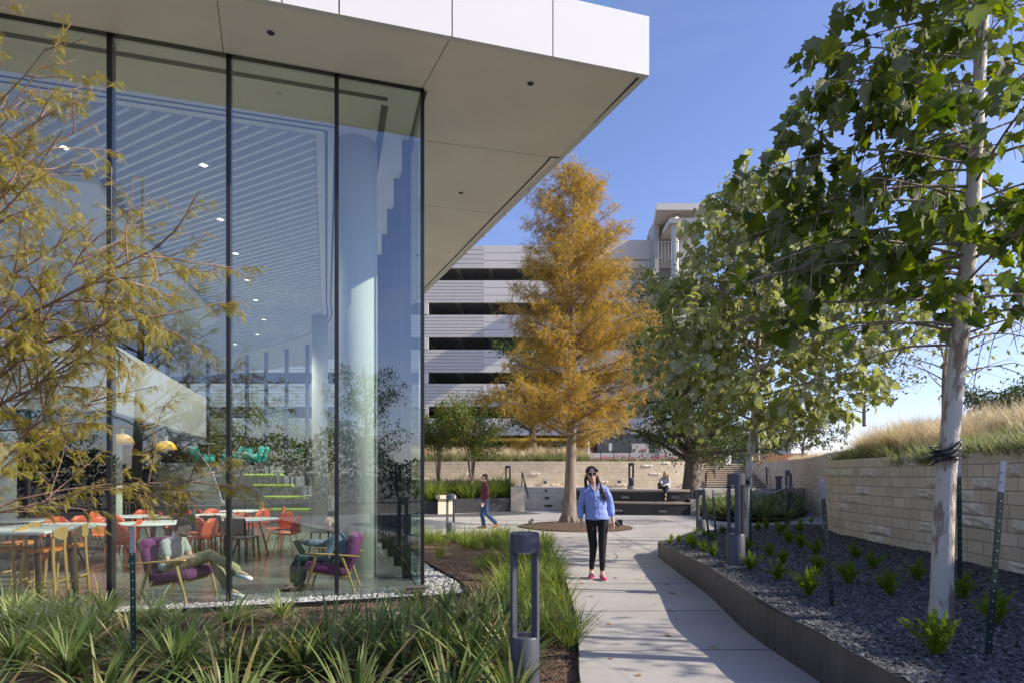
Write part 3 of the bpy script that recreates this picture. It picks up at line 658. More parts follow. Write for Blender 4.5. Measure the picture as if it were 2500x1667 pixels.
# lit ceiling lamps (the photograph shows them lit)
m_lamp = emit('lamp_lens', (1,.9,.75), 2.2)
for (u,v) in ((497,399),(575,616),(604,681),(624,730),(644,778),(628,815),(574,838),(538,532),(158,356)):
    x, y = S(u,v)
    b = MB(); b.bbox((x,y,ZC-.02),(.13,.13,.03),.004,rz=-.5); o = b.build('ceiling_lamp', m_fascia, bld, True)
    b = MB(); b.box((x,y,ZC-.038),(.10,.10,.006),rz=-.5); b.build('lens', m_lamp, o, True)
    ld = bpy.data.lights.new('ceiling_lamp_light','SPOT'); ld.energy = 300; ld.spot_size = R(125); ld.spot_blend = .6; ld.color = (1,.93,.84); ld.shadow_soft_size = .15; lo = bpy.data.objects.new('ceiling_lamp_light', ld); col.objects.link(lo); lo.location = (x,y,ZC-.10)
# interior floor
b = MB(); b.prism([BL(-20,.02), BL(-.02,.02), BL(-.02,12)]+[(p.x-.05,p.y-.03) for p in far_curve[1:]]+[(-24,4)], ZF-.15, ZF); b.build('floor', m_floor, bld, True)
# glazing: panes and mullions
def pane(p, q, z0=ZF, z1=ZC-.005, m=m_glass):
    me = bpy.data.meshes.new('glass_pane'); me.from_pydata([(p[0],p[1],z0),(q[0],q[1],z0),(q[0],q[1],z1),(p[0],p[1],z1)], [], [(0,1,2,3)]); me.update()
    return link('glass_pane', me, m, bld, True)
def mull(p, ang, wd=.055, dp=.16):
    b = MB(); b.bbox((p[0],p[1],(ZC+ZF)/2),(dp,wd,ZC-ZF-.01),.004,rz=ang); return b.build('mullion', m_black, bld, True)
an = math.atan2(BX.y,BX.x)
ss = [0,-1.14,-2.46,-3.78,-5.10,-6.42,-7.74,-9.06,-10.4,-11.7,-13.0]
for a,c in zip(ss[:-1],ss[1:]): pane(BL(c,0),BL(a,0))
for s in ss[1:]: mull(BL(s,.06), an)
mull(BL(0,0), an, .05, .05)
for k in range(9):
    pane(BL(0,k*1.33),BL(0,(k+1)*1.33)); 
    if k: mull(BL(-.06,k*1.33), an+math.pi/2, .05, .14)
fc = [Vector((BL(0,11.97)[0],BL(0,11.97)[1],0))]+far_curve[1:]
acc = 0; last = fc[0]; pts = [fc[0]]
for p in fc[1:]:
    if (p-pts[-1]).length > 1.15: pts.append(p)
for i in range(len(pts)-1):
    p, q = pts[i], pts[i+1]; d = q-p; pane((p.x,p.y),(q.x,q.y), m=m_glassin); mull((q.x,q.y), math.atan2(d.y,d.x)+math.pi/2, .06, .16)
b = MB(); b.prism([BL(-20,-.05),BL(.05,-.05),BL(.05,12),BL(.0,12),BL(0,0),BL(-20,0)], -.12, ZF+.012); b.build('glazing_sill', m_galv, bld, True)
# columns
for (u,vb,Y,r_) in ((870,0,9.9,.33),(781,0,20.6,.26),(281,0,15.5,.16),(10,0,12.2,.2)):
    x = (u-1250)/F*Y; b = MB(); b.cyl((x,Y), r_, ZF-.02, ZC+.02 if u > 700 else 3.0, 40); o = b.build('column', m_conc2, bld, True); o.data.polygons.foreach_set('use_smooth',[len(p.vertices)==4 for p in o.data.polygons])
# mezzanine
mez = thing('tmp','x','x'); bpy.data.objects.remove(mez)
mp_ = [(-18,10.6),(-7.9,12.0)]+[(p.x,p.y) for p in smooth_line([(-10.15,19.9,0),(-10.45,21,0),(-11.1,21.8,0),(-12.2,22.1,0)],5)]+[(-19,21.2)]
b = MB(); b.prism(mp_, 2.85, 4.2); b.build('mezzanine', m_conc, bld, True)
m_dark = mat('charcoal_wall', (.045,.047,.05), .6, .2, 2)
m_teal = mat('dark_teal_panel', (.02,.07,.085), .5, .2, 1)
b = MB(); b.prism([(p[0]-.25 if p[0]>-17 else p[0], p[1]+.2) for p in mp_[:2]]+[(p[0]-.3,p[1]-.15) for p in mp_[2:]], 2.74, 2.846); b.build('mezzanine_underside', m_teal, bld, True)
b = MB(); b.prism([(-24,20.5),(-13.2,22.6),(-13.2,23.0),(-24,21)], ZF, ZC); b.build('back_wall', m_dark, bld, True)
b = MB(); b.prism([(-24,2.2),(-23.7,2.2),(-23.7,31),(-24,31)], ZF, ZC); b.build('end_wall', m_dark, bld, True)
# stepped seating
m_tier = mat('grey_tier', (.17,.17,.175), .5, .08, 2)
right = [-6.15,-7.0,-7.9,-8.9,-10.0]
for i in range(5):
    Yf = 21+i*.95; xl = -9.65-i*.62
    b = MB(); n_ = 5; xs = np.linspace(xl, right[i], n_+1)
    for k in range(n_): b.bbox(((xs[k]+xs[k+1])/2, Yf+1.0+(4-i)*.25, ZF+.40*(i+.5)), (xs[k+1]-xs[k]-.008, 2.0+(4-i)*.5, .396), .006)
    b.build('seating_tier', m_tier, bld, True)
# stair flight beside the tiers
m_stair = mat('pale_stair', (.34,.34,.33), .6, .05, 2)
for k in range(11):
    b = MB(); b.box((-10.25-.23*k-.3, 21.1+.40*k+1.0, ZF+.18*(k+.5)), (1.2,2.0,.176)); b.build('stair_tread', m_stair, bld, True)
b = MB(); b.tube(smooth_line([P(543,1226,20.9),P(520,1160,21.6),P(490,1112,22.6),P(447,1085,24)],5), .03, 8); b.build('stair_handrail', m_galv, bld, True)
b = MB(); b.prism([(-24,24.9),(-10.6,25.0),(-13,26.5),(-24,31)], ZF, 1.93); b.build('upper_landing', m_stair, bld, True)
# sensor box at the corner sill
cb = thing('floor_box', 'small brown metal light box on the pebbles at the glass corner', 'light box', BL(-.12,-.17)+(-.03,))
b = MB(); b.bbox((0,0,.03),(.27,.15,.12),.02,rz=R(16)); b.build('housing', m_steel, cb); b = MB(); b.bbox((0,0,.1),(.30,.17,.02),.006,rz=R(16)); b.build('lid', m_steel, cb)
b = MB(); b.box((.02,-.079,.035),(.09,.01,.045),rz=R(16)); b.build('lens', m_black, cb)
# ================================================================ PARKING GARAGE
gar = thing('parking_garage', 'long pale grey multi-storey car park with louvred bands and dark open decks', 'building', (0,55,2.3))
m_louv = mat('louvre_board', (.56,.53,.49), .5, .03, .4, metal=.0)
m_louv2 = mat('plain_panel', (.66,.62,.57), .6, .03, .3)
GY = 55.0
def gx(u, Y=GY): return (u-1250)/F*Y
def gzz(v, Y=GY): return H+(HZ-v)/F*Y
bands = [(600,656),(685,740),(769,824),(853,909),(936,992),(1020,1062)]
XL, XR, XP = -60.0, gx(1665), gx(1180)
for i,(va,vb) in enumerate(bands):
    za, zb = gzz(vb), gzz(va); nb = 7; hh = (zb-za)/nb
    b = MB()
    for k in range(nb):
        b.box(((XL+XP)/2, GY, za+hh*(k+.5)), (XP-XL, .10, hh-.05))
        b.box(((XL+XP)/2, GY+.06, za+hh*(k+.5)), (XP-XL, .06, hh))
    if i == 0:
        b = MB(); nb = 5; za = gzz(656); zb = gzz(600); hh=(zb-za)/nb
        for k in range(nb): b.box(((XL+XP)/2, GY, za+hh*(k+.5)), (XP-XL,.10,hh-.05)); b.box(((XL+XP)/2, GY+.06, za+hh*(k+.5)), (XP-XL,.06,hh))
    b.build('louvre_band', m_louv, gar, True)
    b = MB(); nb = 3; hh = (zb-za)/nb
    for k in range(nb): b.box(((XP+XR)/2, GY+.01, za+hh*(k+.5)), (XR-XP-.02, .12, hh-.04)); 
    b.box(((XP+XR)/2, GY+.10, (za+zb)/2), (XR-XP-.02,.05,zb-za))
    b.build('plain_band', m_louv2, gar, True)
for i in range(6):                      # slabs and the dark decks behind
    z = gzz(bands[i][1])+.2
    b = MB(); b.box(((XL+XR)/2, GY+15.3, z+.5), (XR-XL, 30, .5)); b.build('floor_slab', m_conc, gar, True)
    for k in range(26):
        x = XL+2+k*2.95
        if x > XR: break
        b = MB(); b.box((x, GY+6, z+.1), (.35,11.5,.5)) ; 
        if k % 3 == 0: b.box((x, GY+9.5, z-1.2), (.5,.5,2.4))
        b.build('deck_beam', m_conc, gar, True)
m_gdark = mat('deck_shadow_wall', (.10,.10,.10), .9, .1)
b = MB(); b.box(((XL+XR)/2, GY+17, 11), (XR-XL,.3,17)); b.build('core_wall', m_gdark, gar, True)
for i in range(5):
    b = MB(); b.bbox((gx(1038), GY, (gzz(bands[i][1])+gzz(bands[i+1][0]))/2), (.62,.18,gzz(bands[i][1])-gzz(bands[i+1][0])-.02), .01); b.build('end_panel', m_louv2, gar, True)
b = MB(); b.box((gx(1541), GY-.05, gzz(612)), (gx(1690)-gx(1400),.3,1.7)); b.build('parapet', m_louv2, gar, True)
# stair tower
b = MB(); TX0, TX1 = gx(1603,50), gx(1712,50)
vs = [(TX0,50,gzz(513,50)),(TX1+1,50,gzz(513,50)),(TX1+1,56,gzz(513,50)),(TX0+.9,56,gzz(513,50)),(TX0,50,gzz(497,50)),(TX1+1,50,gzz(497,50)),(TX1+1,56,gzz(497,50)),(TX0+.9,56,gzz(497,50))]
b.add(vs, [(3,2,1,0),(4,5,6,7),(0,1,5,4),(1,2,6,5),(2,3,7,6),(3,0,4,7)]); b.build('tower_roof', m_louv2, gar, True)
b = MB(); b.box((gx(1604,53),54.3,20.6),(.35,2.6,6.0)); b.box((gx(1676,53),54,16),(1.2,2.4,15)); b.box((gx(1640,53),55.4,17.6),(3.2,.3,11)); b.build('tower_wall', m_conc, gar, True)
b = MB(); b.cyl((gx(1648,51),51), .32, 2.3, gzz(530,50), 20); b.build('tower_column', m_conc2, gar, True)
for vv in (546,690,790): b = MB(); b.box((gx(1665,52),52.2,gzz(vv,51)),(2.9,3.6,.4)); b.build('landing_slab', m_louv2, gar, True)
b = MB()
for k in range(10): b.tube([(gx(1607,50)+k*.26,49.9,gzz(640,50)),(gx(1607,50)+k*.26,49.9,gzz(592,50))], .02, 5)
b.tube([(gx(1607,50),49.9,gzz(592,50)),(gx(1712,50),49.9,gzz(592,50))], .03, 6); b.build('railing', m_galv, gar, True)
b = MB(); b.lathe((gx(1652,51),51,gzz(530,51)-.1), [(.26,.12),(.26,.02),(.2,0)], 16); o = b.build('canopy_lamp', m_galv, gar, True); b = MB(); b.lathe((gx(1652,51),51,gzz(530,51)-.14), [(.16,.05),(.14,0)], 16); b.build('lens', emit('canopy_glow',(1,.8,.6),3), o, True)
# ground floor: yellow beam, doors, signs
m_yel2 = mat('yellow_paint', (.62,.38,.03), .5, .05)
b = MB(); b.box((gx(1250),54.6,gzz(1073)),(gx(1420)-gx(1110),.3,.28)); b.box((gx(1615),52.5,gzz(1080,52)),(2.4,.3,.25)); b.build('clearance_beam', m_yel2, gar, True)
dr = MB(); dr.box((gx(1563,51),51,gzz(1094,51)),(gx(1584,51)-gx(1543,51),.1,gzz(1082,51)-gzz(1106,51))); dr = dr.build('service_door', mat('cream_paint',(.62,.58,.50),.5,.03), gar, True)
b = MB(); cx_, cz_ = gx(1549,50.9), gzz(1098,50.9); s_ = .085
for k,(dx,dz,cc) in enumerate(((0,s_,(.30,.05,.03)),(s_,0,(.35,.26,.05)),(0,-s_,(.2,.18,.16)),(-s_,0,(.05,.06,.15)))):
    b = MB(); b.add([(cx_+dx-s_*.95,50.93,cz_+dz),(cx_+dx,50.93,cz_+dz-s_*.95),(cx_+dx+s_*.95,50.93,cz_+dz),(cx_+dx,50.93,cz_+dz+s_*.95)], [(0,1,2,3)]); b.build('hazard_diamond', mat('placard',cc,.5,.02), dr, True)
b = MB(); b.box((gx(1572,50.9),50.92,gzz(1098,50.9)),(.36,.03,.24)); sg = b.build('red_notice', mat('sign_red',(.5,.03,.03),.5,.02), dr, True)
b = MB(); b.box((gx(1572,50.9),50.90,gzz(1096,50.9)),(.28,.012,.03)); b.box((gx(1572,50.9),50.90,gzz(1099,50.9)),(.24,.012,.025)); b.build('notice_lettering', m_fascia, sg, True)
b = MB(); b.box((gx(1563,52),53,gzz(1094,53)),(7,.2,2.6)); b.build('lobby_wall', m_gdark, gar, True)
# white low wall
b = MB(); b.box(((gx(1430,46)+gx(1720,46))/2,46,(2.2+gzz(1105,46))/2),(gx(1720,46)-gx(1430,46),.25,gzz(1105,46)-2.2)); o = b.build('low_wall', m_louv2); tag(o, 'long plain grey-white wall in front of the car park ground floor', 'wall')
# louvred enclosure
en = thing('equipment_enclosure', 'pale translucent panelled enclosure on a concrete base left of the oak trunk', 'enclosure', (gx(1645,44),44,2.3))
b = MB(); b.box((gx(1662,44),44.8,gzz(1115,44)),(gx(1716,44)-gx(1612,44),1.6,1.2)); b.build('base', m_louv2, en, True)
for k in range(3):
    u0 = 1613+k*34; b = MB(); b.box((gx(u0+17,44),44.1,gzz(1083,44)),((gx(u0+32,44)-gx(u0,44)),.08,1.45)); pn = b.build('panel', mat('pale_panel',(.66,.67,.70),.5,.02), en, True)
    b = MB()
    for q in range(9): b.box((gx(u0+17,44),44.045,gzz(1103,44)+.06+q*.15),((gx(u0+31,44)-gx(u0,44)),.03,.02))
    b.build('slat_line', m_galv, pn, True)
# transformer
tb = thing('transformer_box', 'dark green electrical cabinet with two small white labels behind the stairs', 'electrical box', (gx(1742,40),40,2.28))
m_tgreen = mat('cabinet_green', (.02,.06,.045), .5, .1)
b = MB(); b.bbox((0,0,.42),(gx(1765,40)-gx(1720,40),1.2,.86),.03); b.build('cabinet', m_tgreen, tb)
b = MB(); b.bbox((0,-.02,.87),(gx(1767,40)-gx(1718,40),1.3,.06),.01); b.build('lid', m_tgreen, tb)
for k in (-.1,.08): b = MB(); b.box((k,-.61,.55),(.08,.02,.1)); b.build('label_plate', m_fascia, tb)
# distant things seen under the leaves
fe = thing('wooden_fence', 'orange-brown wooden fence beyond the top of the stairs', 'fence', (gx(1870,60),60,2.27)); fw = mat('fence_wood',(.42,.22,.11),.8,.15,6,stretch=(6,1,1))
for k in range(24): b = MB(); b.box((gx(1825,60)+k*.25,60,2.27+.75),(.235,.03,1.45+.02*(k%3))); b.build('fence_board', fw, fe, True)
for z in (2.7,3.5): b = MB(); b.box((gx(1825,60)+2.9,60.05,z),(6,.05,.1)); b.build('fence_rail', fw, fe, True)
dk = thing('dark_shed', 'small dark grey block building with a pale louvre beyond the stairs', 'building', (gx(1850,75),75,2.27))
b = MB(); b.box((gx(1843,75),77,4.4),(2.6,4,4.3)); b.build('wall', m_dark, dk, True); b = MB(); b.box((gx(1843,75),76.9,6.65),(2.9,4.3,.2)); b.build('roof', m_conc, dk, True)
b = MB(); 
for q in range(4): b.box((gx(1846,75),74.97,3.2+q*.3),(.7,.05,.12))
b.build('louvre', m_fascia, dk, True)
for (u0,u1,Y,vt,lab) in ((1884,1932,90,1096,'pale blue-grey low warehouse roof in the far distance'),(1903,1926,120,1085,'grey gabled house far away beyond the mound')):
    h_ = thing('distant_house', lab, 'house', (gx((u0+u1)/2,Y),Y,2.27)); x0, x1 = gx(u0,Y), gx(u1,Y); zt = gzz(vt,Y)
    b = MB(); b.box(((x0+x1)/2,Y+3,(2+zt)/2),(x1-x0,6,zt-2)); b.build('wall', mat('far_wall',(.40,.46,.58),.8,.03), h_, True)
    if Y > 100:
        b = MB(); b.add([(x0-.2,Y-.3,zt),(x1+.2,Y-.3,zt),((x0+x1)/2,Y-.3,zt+1.1),(x0-.2,Y+6.3,zt),(x1+.2,Y+6.3,zt),((x0+x1)/2,Y+6.3,zt+1.1)], [(0,1,2),(5,4,3),(0,2,5,3),(1,4,5,2),(0,3,4,1)]); b.build('roof', mat('far_roof',(.22,.24,.28),.8,.05), h_, True)
    else:
        b = MB(); b.box(((x0+x1)/2,Y+3,zt+.15),(x1-x0+.4,6.4,.25)); b.build('roof', m_fascia, h_, True)
    b = MB(); b.box(((x0+x1)/2,Y-.03,zt-1.3),((x1-x0)*.2,.05,.7)); b.build('window', m_dark, h_, True)
# lamp posts and far poles
def lamp_post(u, vt, vb, Y, label):
    a = P(u,vb,Y); t = P(u,vt,Y); root = thing('lamp_post', label, 'lamp post', a)
    b = MB(); b.tube([a+Vector((0,0,-.4)), t], [.09,.05], 10); b.build('pole', m_galv, root, True)
    b = MB(); b.lathe(a, [(.20,-.1),(.20,.35),(.14,.45),(.12,.95),(.08,1.05)], 16); b.build('base', m_galv, root, True)
    b = MB(); b.bbox(t+Vector((.3,0,0)), (.9,.2,.1), .03); b.build('lamp_head', m_galv, root, True)
lamp_post(1434, 985, 1122, 36, 'grey lamp post with a thick base right of the big cypress trunk')
for (u,lab) in ((1852,'thin grey pole left of its twin beyond the stairs'),(1864,'thin grey pole right of its twin beyond the stairs')):
    b = MB(); b.tube([P(u,1124,44),P(u,985,44)], .07, 8); o = b.build('pole', m_galv); tag(o, lab, 'pole')
ss_ = thing('small_sign', 'small white sign on a thin post right of the cypress trunk', 'sign', P(1490,1122,38))
b = MB(); b.tube([P(1490,1128,38),P(1490,1084,38)], .03, 6); b.build('post', m_galv, ss_, True); b = MB(); b.box(P(1490,1090,38)+Vector((0,-.05,0)), (.2,.02,.45)); b.build('plate', m_fascia, ss_, True)
# ================================================================ PLANTS
def syc_template():
    rim = [(0,0),(.10,-.14),(.14,-.44),(.34,-.34),(.50,-.52),(.62,-.33),(.80,-.30),(.80,-.14),(1.0,0),(.80,.12),(.84,.28),(.62,.32),(.54,.50),(.34,.36),(.12,.42),(.10,.14)]
    V = [(x, y, .38*abs(y)-.34*x*x) for x,y in rim]+[(.42,0,-.04)]
    n = len(rim); return np.array(V), np.array([(i,(i+1)%n,n) for i in range(n)])
SYV, SYF = syc_template()
OV = np.array([(0,0,0),(.5,-.22,.04),(1,0,-.06),(.5,.22,.04)]); OF = np.array([(0,1,2,3)])
def frond(k=9, w=.22, lw=.055):
    V = []; Fc = []
    for i in range(k):
        x = .05+.95*i/k; ww = w*math.sin(math.pi*min(1,.25+.75*i/k))+.03
        for sg in (-1,1):
            b0 = len(V); V += [(x,0,-.22*x*x),(x+lw,0,-.22*x*x),(x+.10,sg*ww,-.22*x*x-.07)]; Fc.append((b0,b0+1,b0+2) if sg > 0 else (b0+1,b0,b0+2))
    b0 = len(V); V += [(0,-.012,0),(0,.012,0),(1,0,-.22)]; Fc.append((b0,b0+1,b0+2)); return np.array(V), np.array(Fc)
FRV, FRF = frond(); FNV, FNF = frond(15, .20, .038)
def tree(name, label, base, trunk, rad, limbs, leafT, leafm, barkm, seed, cat='tree', group=None, leaf_size=(.1,.16), lpt=10, twigs=6, hang=.3, jit=.15, twig_len=.35, twig_r=.006, limb_r=.4, foliage='crown', twigm=None, flatten=0, gap=None, nseg=9, up=0.0, along=False, axis_out=.6):
    """trunk: world points; rad: radii; limbs: list of (t along trunk 0..1, azimuth, elevation, length, droop)"""
    rg = np.random.default_rng(seed); rr = random.Random(seed)
    root = thing(name, label, cat, base, 0, group)
    tp = smooth_line(trunk, 5); rs = np.interp(np.linspace(0,1,len(tp)), np.linspace(0,1,len(rad)), rad)
    b = MB(); b.tube(tp, list(rs), 14 if rad[0] > .12 else 9); tr_ = b.build('trunk', barkm, root, True, smooth=True)
    bl = MB(); P0 = []; D0 = []; 
    for (t, az, el, ln, dr) in limbs:
        f = t*(len(tp)-1); i = int(min(f, len(tp)-2)); p = tp[i].lerp(tp[i+1], f-i); r0 = max(.008, rs[min(i,len(rs)-1)]*limb_r)*min(1, .35+ln*.35)
        d = Vector((math.cos(az)*math.cos(el), math.sin(az)*math.cos(el), math.sin(el))); pts = [p.copy()]; dd = d.copy()
        for k in range(7):
            dd = (dd+Vector((rr.uniform(-.12,.12), rr.uniform(-.12,.12), rr.uniform(-.08,.08)-dr*.14+up*.1))).normalized(); pts.append(pts[-1]+dd*ln/7)
        bl.tube(pts, [r0*(1-.8*k/7) for k in range(8)], 6)
        nt_ = max(2, int(twigs*ln))
        for q in range(nt_):
            s = .18+.82*(q+rr.random())/nt_; s = min(s, .999); g = s*7; j = int(g); pq = pts[j].lerp(pts[j+1], g-j); base_d = (pts[j+1]-pts[j]).normalized()
            sd_ = Vector((rr.gauss(0,1), rr.gauss(0,1), rr.gauss(0,1)*(1-flatten))); sd_ = sd_-base_d*sd_.dot(base_d); sd_.normalize()
            td = (base_d*rr.uniform(.3,.9)+sd_*rr.uniform(.6,1.1)-Vector((0,0,hang*rr.random()))).normalized(); tl = twig_len*rr.uniform(.5,1.3)*(1.15-.5*s)
            tps = [pq, pq+td*tl*.5, pq+(td*tl-Vector((0,0,hang*.35*tl)))]
            bl.tube(tps, [twig_r*1.3, twig_r, twig_r*.5], 4, caps=False)
            m_ = max(1, int(lpt*rr.uniform(.6,1.3)))
            for l in range(m_):
                a = (l+rr.random())/m_; c = tps[0].lerp(tps[1], a*2) if a < .5 else tps[1].lerp(tps[2], a*2-1)
                P0.append(c); D0.append(td)
    bl.build('branches', twigm or barkm, tr_, True, smooth=True)
    P0 = np.array([tuple(p) for p in P0]); D0 = np.array([tuple(p) for p in D0]); n = len(P0)
    if gap is not None:
        keep = np.array([gap(*p) for p in P0]); P0 = P0[keep]; D0 = D0[keep]; n = len(P0)
    P0 = P0+rg.normal(size=(n,3))*jit
    ax = D0*axis_out+rnd_dirs(rg,n)*.8+np.array([0,0,-hang]); nz = rnd_dirs(rg,n)*.8+np.array([0,0,.8])
    V, Fc = cloud(leafT[0], leafT[1], P0, ax, nz, rg.uniform(leaf_size[0], leaf_size[1], n))
    np_mesh(foliage, V, Fc, leafm, root, True)
    return root
GA = 2.39996
# --- big bald cypress in the middle
rr = random.Random(11); limbs = []
TB = Vector((1.80,19.3,.06)); TT = Vector((1.98,19.6,11.35))
def cyp_env(z):     # crown radius against height
    return np.interp(z, [2.3,2.9,3.65,4.95,6.2,7.55,8.6,9.85,10.6,11.06,11.4], [2.2,2.8,3.05,2.95,2.6,2.2,1.8,1.45,.98,.6,.2])
nl = 165
for i in range(nl):
    z = 2.5+(11.15-2.5)*((i+.5)/nl)**.92; e = float(cyp_env(z+.3))*rr.uniform(.66,1.12)
    limbs.append((float(np.interp(z-.06,[0,.35,1.2,3,6,9,11.29],np.linspace(0,1,7))), i*GA+rr.uniform(-.3,.3), R(rr.uniform(8,26)+z*1.5) if z > 4.2 else R(rr.uniform(10,26)), e*rr.uniform(.92,1.06), .0))
tree('bald_cypress_tree', 'tall orange autumn bald cypress with flared grey trunk in the plaza centre', TB,
     [TB, TB+Vector((.0,.0,.35)), TB+Vector((.03,.02,1.2)), TB+Vector((.08,.05,3)), TB+Vector((.10,.1,6)), TB+Vector((.14,.2,9)), TT], [.34,.24,.18,.15,.10,.045,.006], limbs, (FRV,FRF), m_cyp, m_bark, 5,
     leaf_size=(.12,.24), lpt=11, twigs=11.5, hang=.16, jit=.06, twig_len=.42, twig_r=.006, limb_r=.28, nseg=9)
# root flare
b = MB()
for k in range(9):
    a = k*.698+.2; b.tube([TB+Vector((math.cos(a)*.30,math.sin(a)*.30,-.05)), TB+Vector((math.cos(a)*.19,math.sin(a)*.19,.28)), TB+Vector((math.cos(a)*.13,math.sin(a)*.13,.9))], [.10,.065,.03], 7)
fo = b.build('root_flare', m_bark, bpy.data.objects['bald_cypress_tree'], True, smooth=True)
# --- near cypress at the left edge
rr = random.Random(21); LB = Vector((-4.55,4.75,-.05)); limbs = []
spec = [(30,20,4.5),(70,60,4.6),(10,200,4.4), # target tips (photo px, depth) for the branches that reach into view
 (0,120,4.6),(140,110,4.7),(200,180,4.7),(230,270,4.8),(215,500,4.7),(250,560,4.6),(490,590,4.9),(330,560,4.9),(440,620,4.9),(430,690,4.9),(300,700,4.7),(420,830,4.9),(350,760,4.8),(230,900,4.6),(400,950,4.9),(250,1000,4.5),(190,1120,4.4),(40,660,4.2),(40,960,4.2),(180,600,4.6),(150,280,4.6),(20,430,4.4)]
root = thing('bald_cypress_tree', 'feathery yellow-green young cypress reaching in from the left edge of the picture', 'tree', LB)
tp = smooth_line([LB, LB+Vector((.05,0,2)), LB+Vector((.1,.05,4)), LB+Vector((.12,.1,6.4))], 5); b = MB(); b.tube(tp, [.10-.085*i/(len(tp)-1) for i in range(len(tp))], 12); tr_ = b.build('trunk', m_bark, root, True, smooth=True)
bl = MB(); P0 = []; D0 = []
def subtwig(p, d, L, depth, r):
    n_ = 6; pts = [p.copy()]; dd = d.copy()
    for k in range(n_):
        dd = (dd+Vector((rr.gauss(0,.10), rr.gauss(0,.10), rr.gauss(0,.08)-.015))).normalized(); pts.append(pts[-1]+dd*L/n_)
    bl.tube(pts, [r*(1-.75*k/n_) for k in range(n_+1)], 5 if r > .006 else 4, caps=False)
    if depth == 0 or L < .25:
        for k in range(int(L*98)+2):
            s = rr.random()*n_; j = min(int(s), n_-1); P0.append(pts[j].lerp(pts[j+1], s-j)); D0.append((dd*.8+Vector((rr.gauss(0,.5),rr.gauss(0,.5),rr.gauss(-.65,.4)))).normalized())
        return
    for k in range(int(L*4.6)+1):
        s = (.15+.85*rr.random())*n_; j = min(int(s), n_-1); q = pts[j].lerp(pts[j+1], s-j)
        sd_ = Vector((rr.gauss(0,1),rr.gauss(0,1),rr.gauss(0,.8))); nd = (dd*.9+sd_.normalized()*.8).normalized(); subtwig(q, nd, L*rr.uniform(.22,.42)*(1.2-.4*s/n_), depth-1, r*.5)
    for k in range(int(L*10)):
        s = (.3+.7*rr.random())*n_; j = min(int(s), n_-1); P0.append(pts[j].lerp(pts[j+1], s-j)); D0.append((dd*.8+Vector((rr.gauss(0,.5),rr.gauss(0,.5),rr.gauss(-.65,.4)))).normalized())
for (u,v,Y) in spec:
    t = P(u,v,Y); z0 = max(1.3, min(6.0, t.z-.75-rr.random()*.4)); f = z0/6.45*(len(tp)-1); i = int(min(f,len(tp)-2)); p = tp[i].lerp(tp[i+1], f-i); d = t-p; L = d.length
    subtwig(p, (d.normalized()+Vector((0,0,.02))).normalized(), L*.98, 2 if L > .8 else 1, .006+.004*L)
for k in range(10):
    z = 3.0+k*.3; f = z/6.45*(len(tp)-1); i = int(f); subtwig(tp[i].copy(), Vector((math.cos(k*GA+2.5),math.sin(k*GA+2.5),.4)).normalized() if math.cos(k*GA+2.5) < .3 else Vector((-.7,-.5,.5)), 1.3, 2, .014)
bl.build('branches', m_bark_red, tr_, True, smooth=True)
P0 = np.array([tuple(p) for p in P0]); D0 = np.array([tuple(p) for p in D0]); n = len(P0); rg = np.random.default_rng(7)
V, Fc = cloud(FNV, FNF, P0+rg.normal(size=(n,3))*.008, D0, rnd_dirs(rg,n)*.6+np.array([0,0,.7]), rg.uniform(.04,.085,n)); np_mesh('crown', V, Fc, m_cyp2, root, True)
print('near cypress sprays', n)
# --- near sycamore on the right
SB = Vector((3.46,4.95,.44)); rr = random.Random(5); limbs = []
def tpx(u, v): return P(u, v, 4.95)
trk = [SB+Vector((0,0,-.05)), SB+Vector((0,0,.15)), tpx(2310,1160), tpx(2345,800), tpx(2370,560), tpx(2385,300), tpx(2400,0), tpx(2405,-300)]
z_lo, z_hi = SB.z, trk[-1].z
for i in range(50):
    f = .405+.55*((i+.5)/50); e = np.interp(f, [.4,.5,.65,.8,1], [1.15,1.50,1.6,1.35,.6])*rr.uniform(.7,1.12)
    az = i*GA+.4
    limbs.append((f, az, R(rr.uniform(8,38)), float(e), .45+.6*rr.random()))
for (f, az, el, ln) in ((.79,R(184),R(10),1.55),(.83,R(176),R(6),1.5),(.87,R(188),R(4),1.4),(.81,R(168),R(4),1.5),(.74,R(196),R(4),1.6),(.41,R(172),R(2),1.25),(.43,R(187),R(14),1.45),(.5,R(184),R(8),2.05),(.53,R(192),R(10),2.0),(.57,R(173),R(10),2.0),(.60,R(184),R(12),2.1),(.66,R(180),R(12),2.0),(.72,R(188),R(8),1.8),(.46,R(170),R(14),1.9),(.55,R(181),R(4),2.0),(.63,R(176),R(4),2.0),(.38,R(25),R(20),.8),(.42,R(-10),R(20),1.0),(.76,R(178),R(6),1.5),(.69,R(170),R(0),1.5)): limbs.append((f,az,el,ln,.6))
tree('sycamore_tree', 'near white-barked sycamore with large dark green leaves rising from the gravel bed', SB, trk, [.112,.082,.072,.064,.057,.049,.040,.028], limbs, (SYV,SYF), m_syc, m_bark_pale, 6,
     leaf_size=(.07,.19), lpt=5.6, twigs=7.6, hang=.75, jit=.045, twig_len=.32, twig_r=.0038, limb_r=.24, twigm=m_bark, gap=lambda x,y,z: z > 2.75+.15*math.sin(x*5) and x/y > float(np.interp(z,[2.7,3.1,3.5,3.9,4.3,4.8],[.40,.355,.36,.325,.355,.40]))+.018*math.sin(z*9)+.012*math.sin(y*13) and y > 2.8 and z < 5.75 and math.sin(x*5.3+1)+math.sin(y*4.7)+math.sin(z*6.1+x*2) > -1.45 and (z > 3.7 or x/y > .58 or math.sin(x*211+y*173+z*97) > -.2) and (x/y < .86 or math.sin(x*97+y*61+z*37) > .5))
simple_tree_later = True
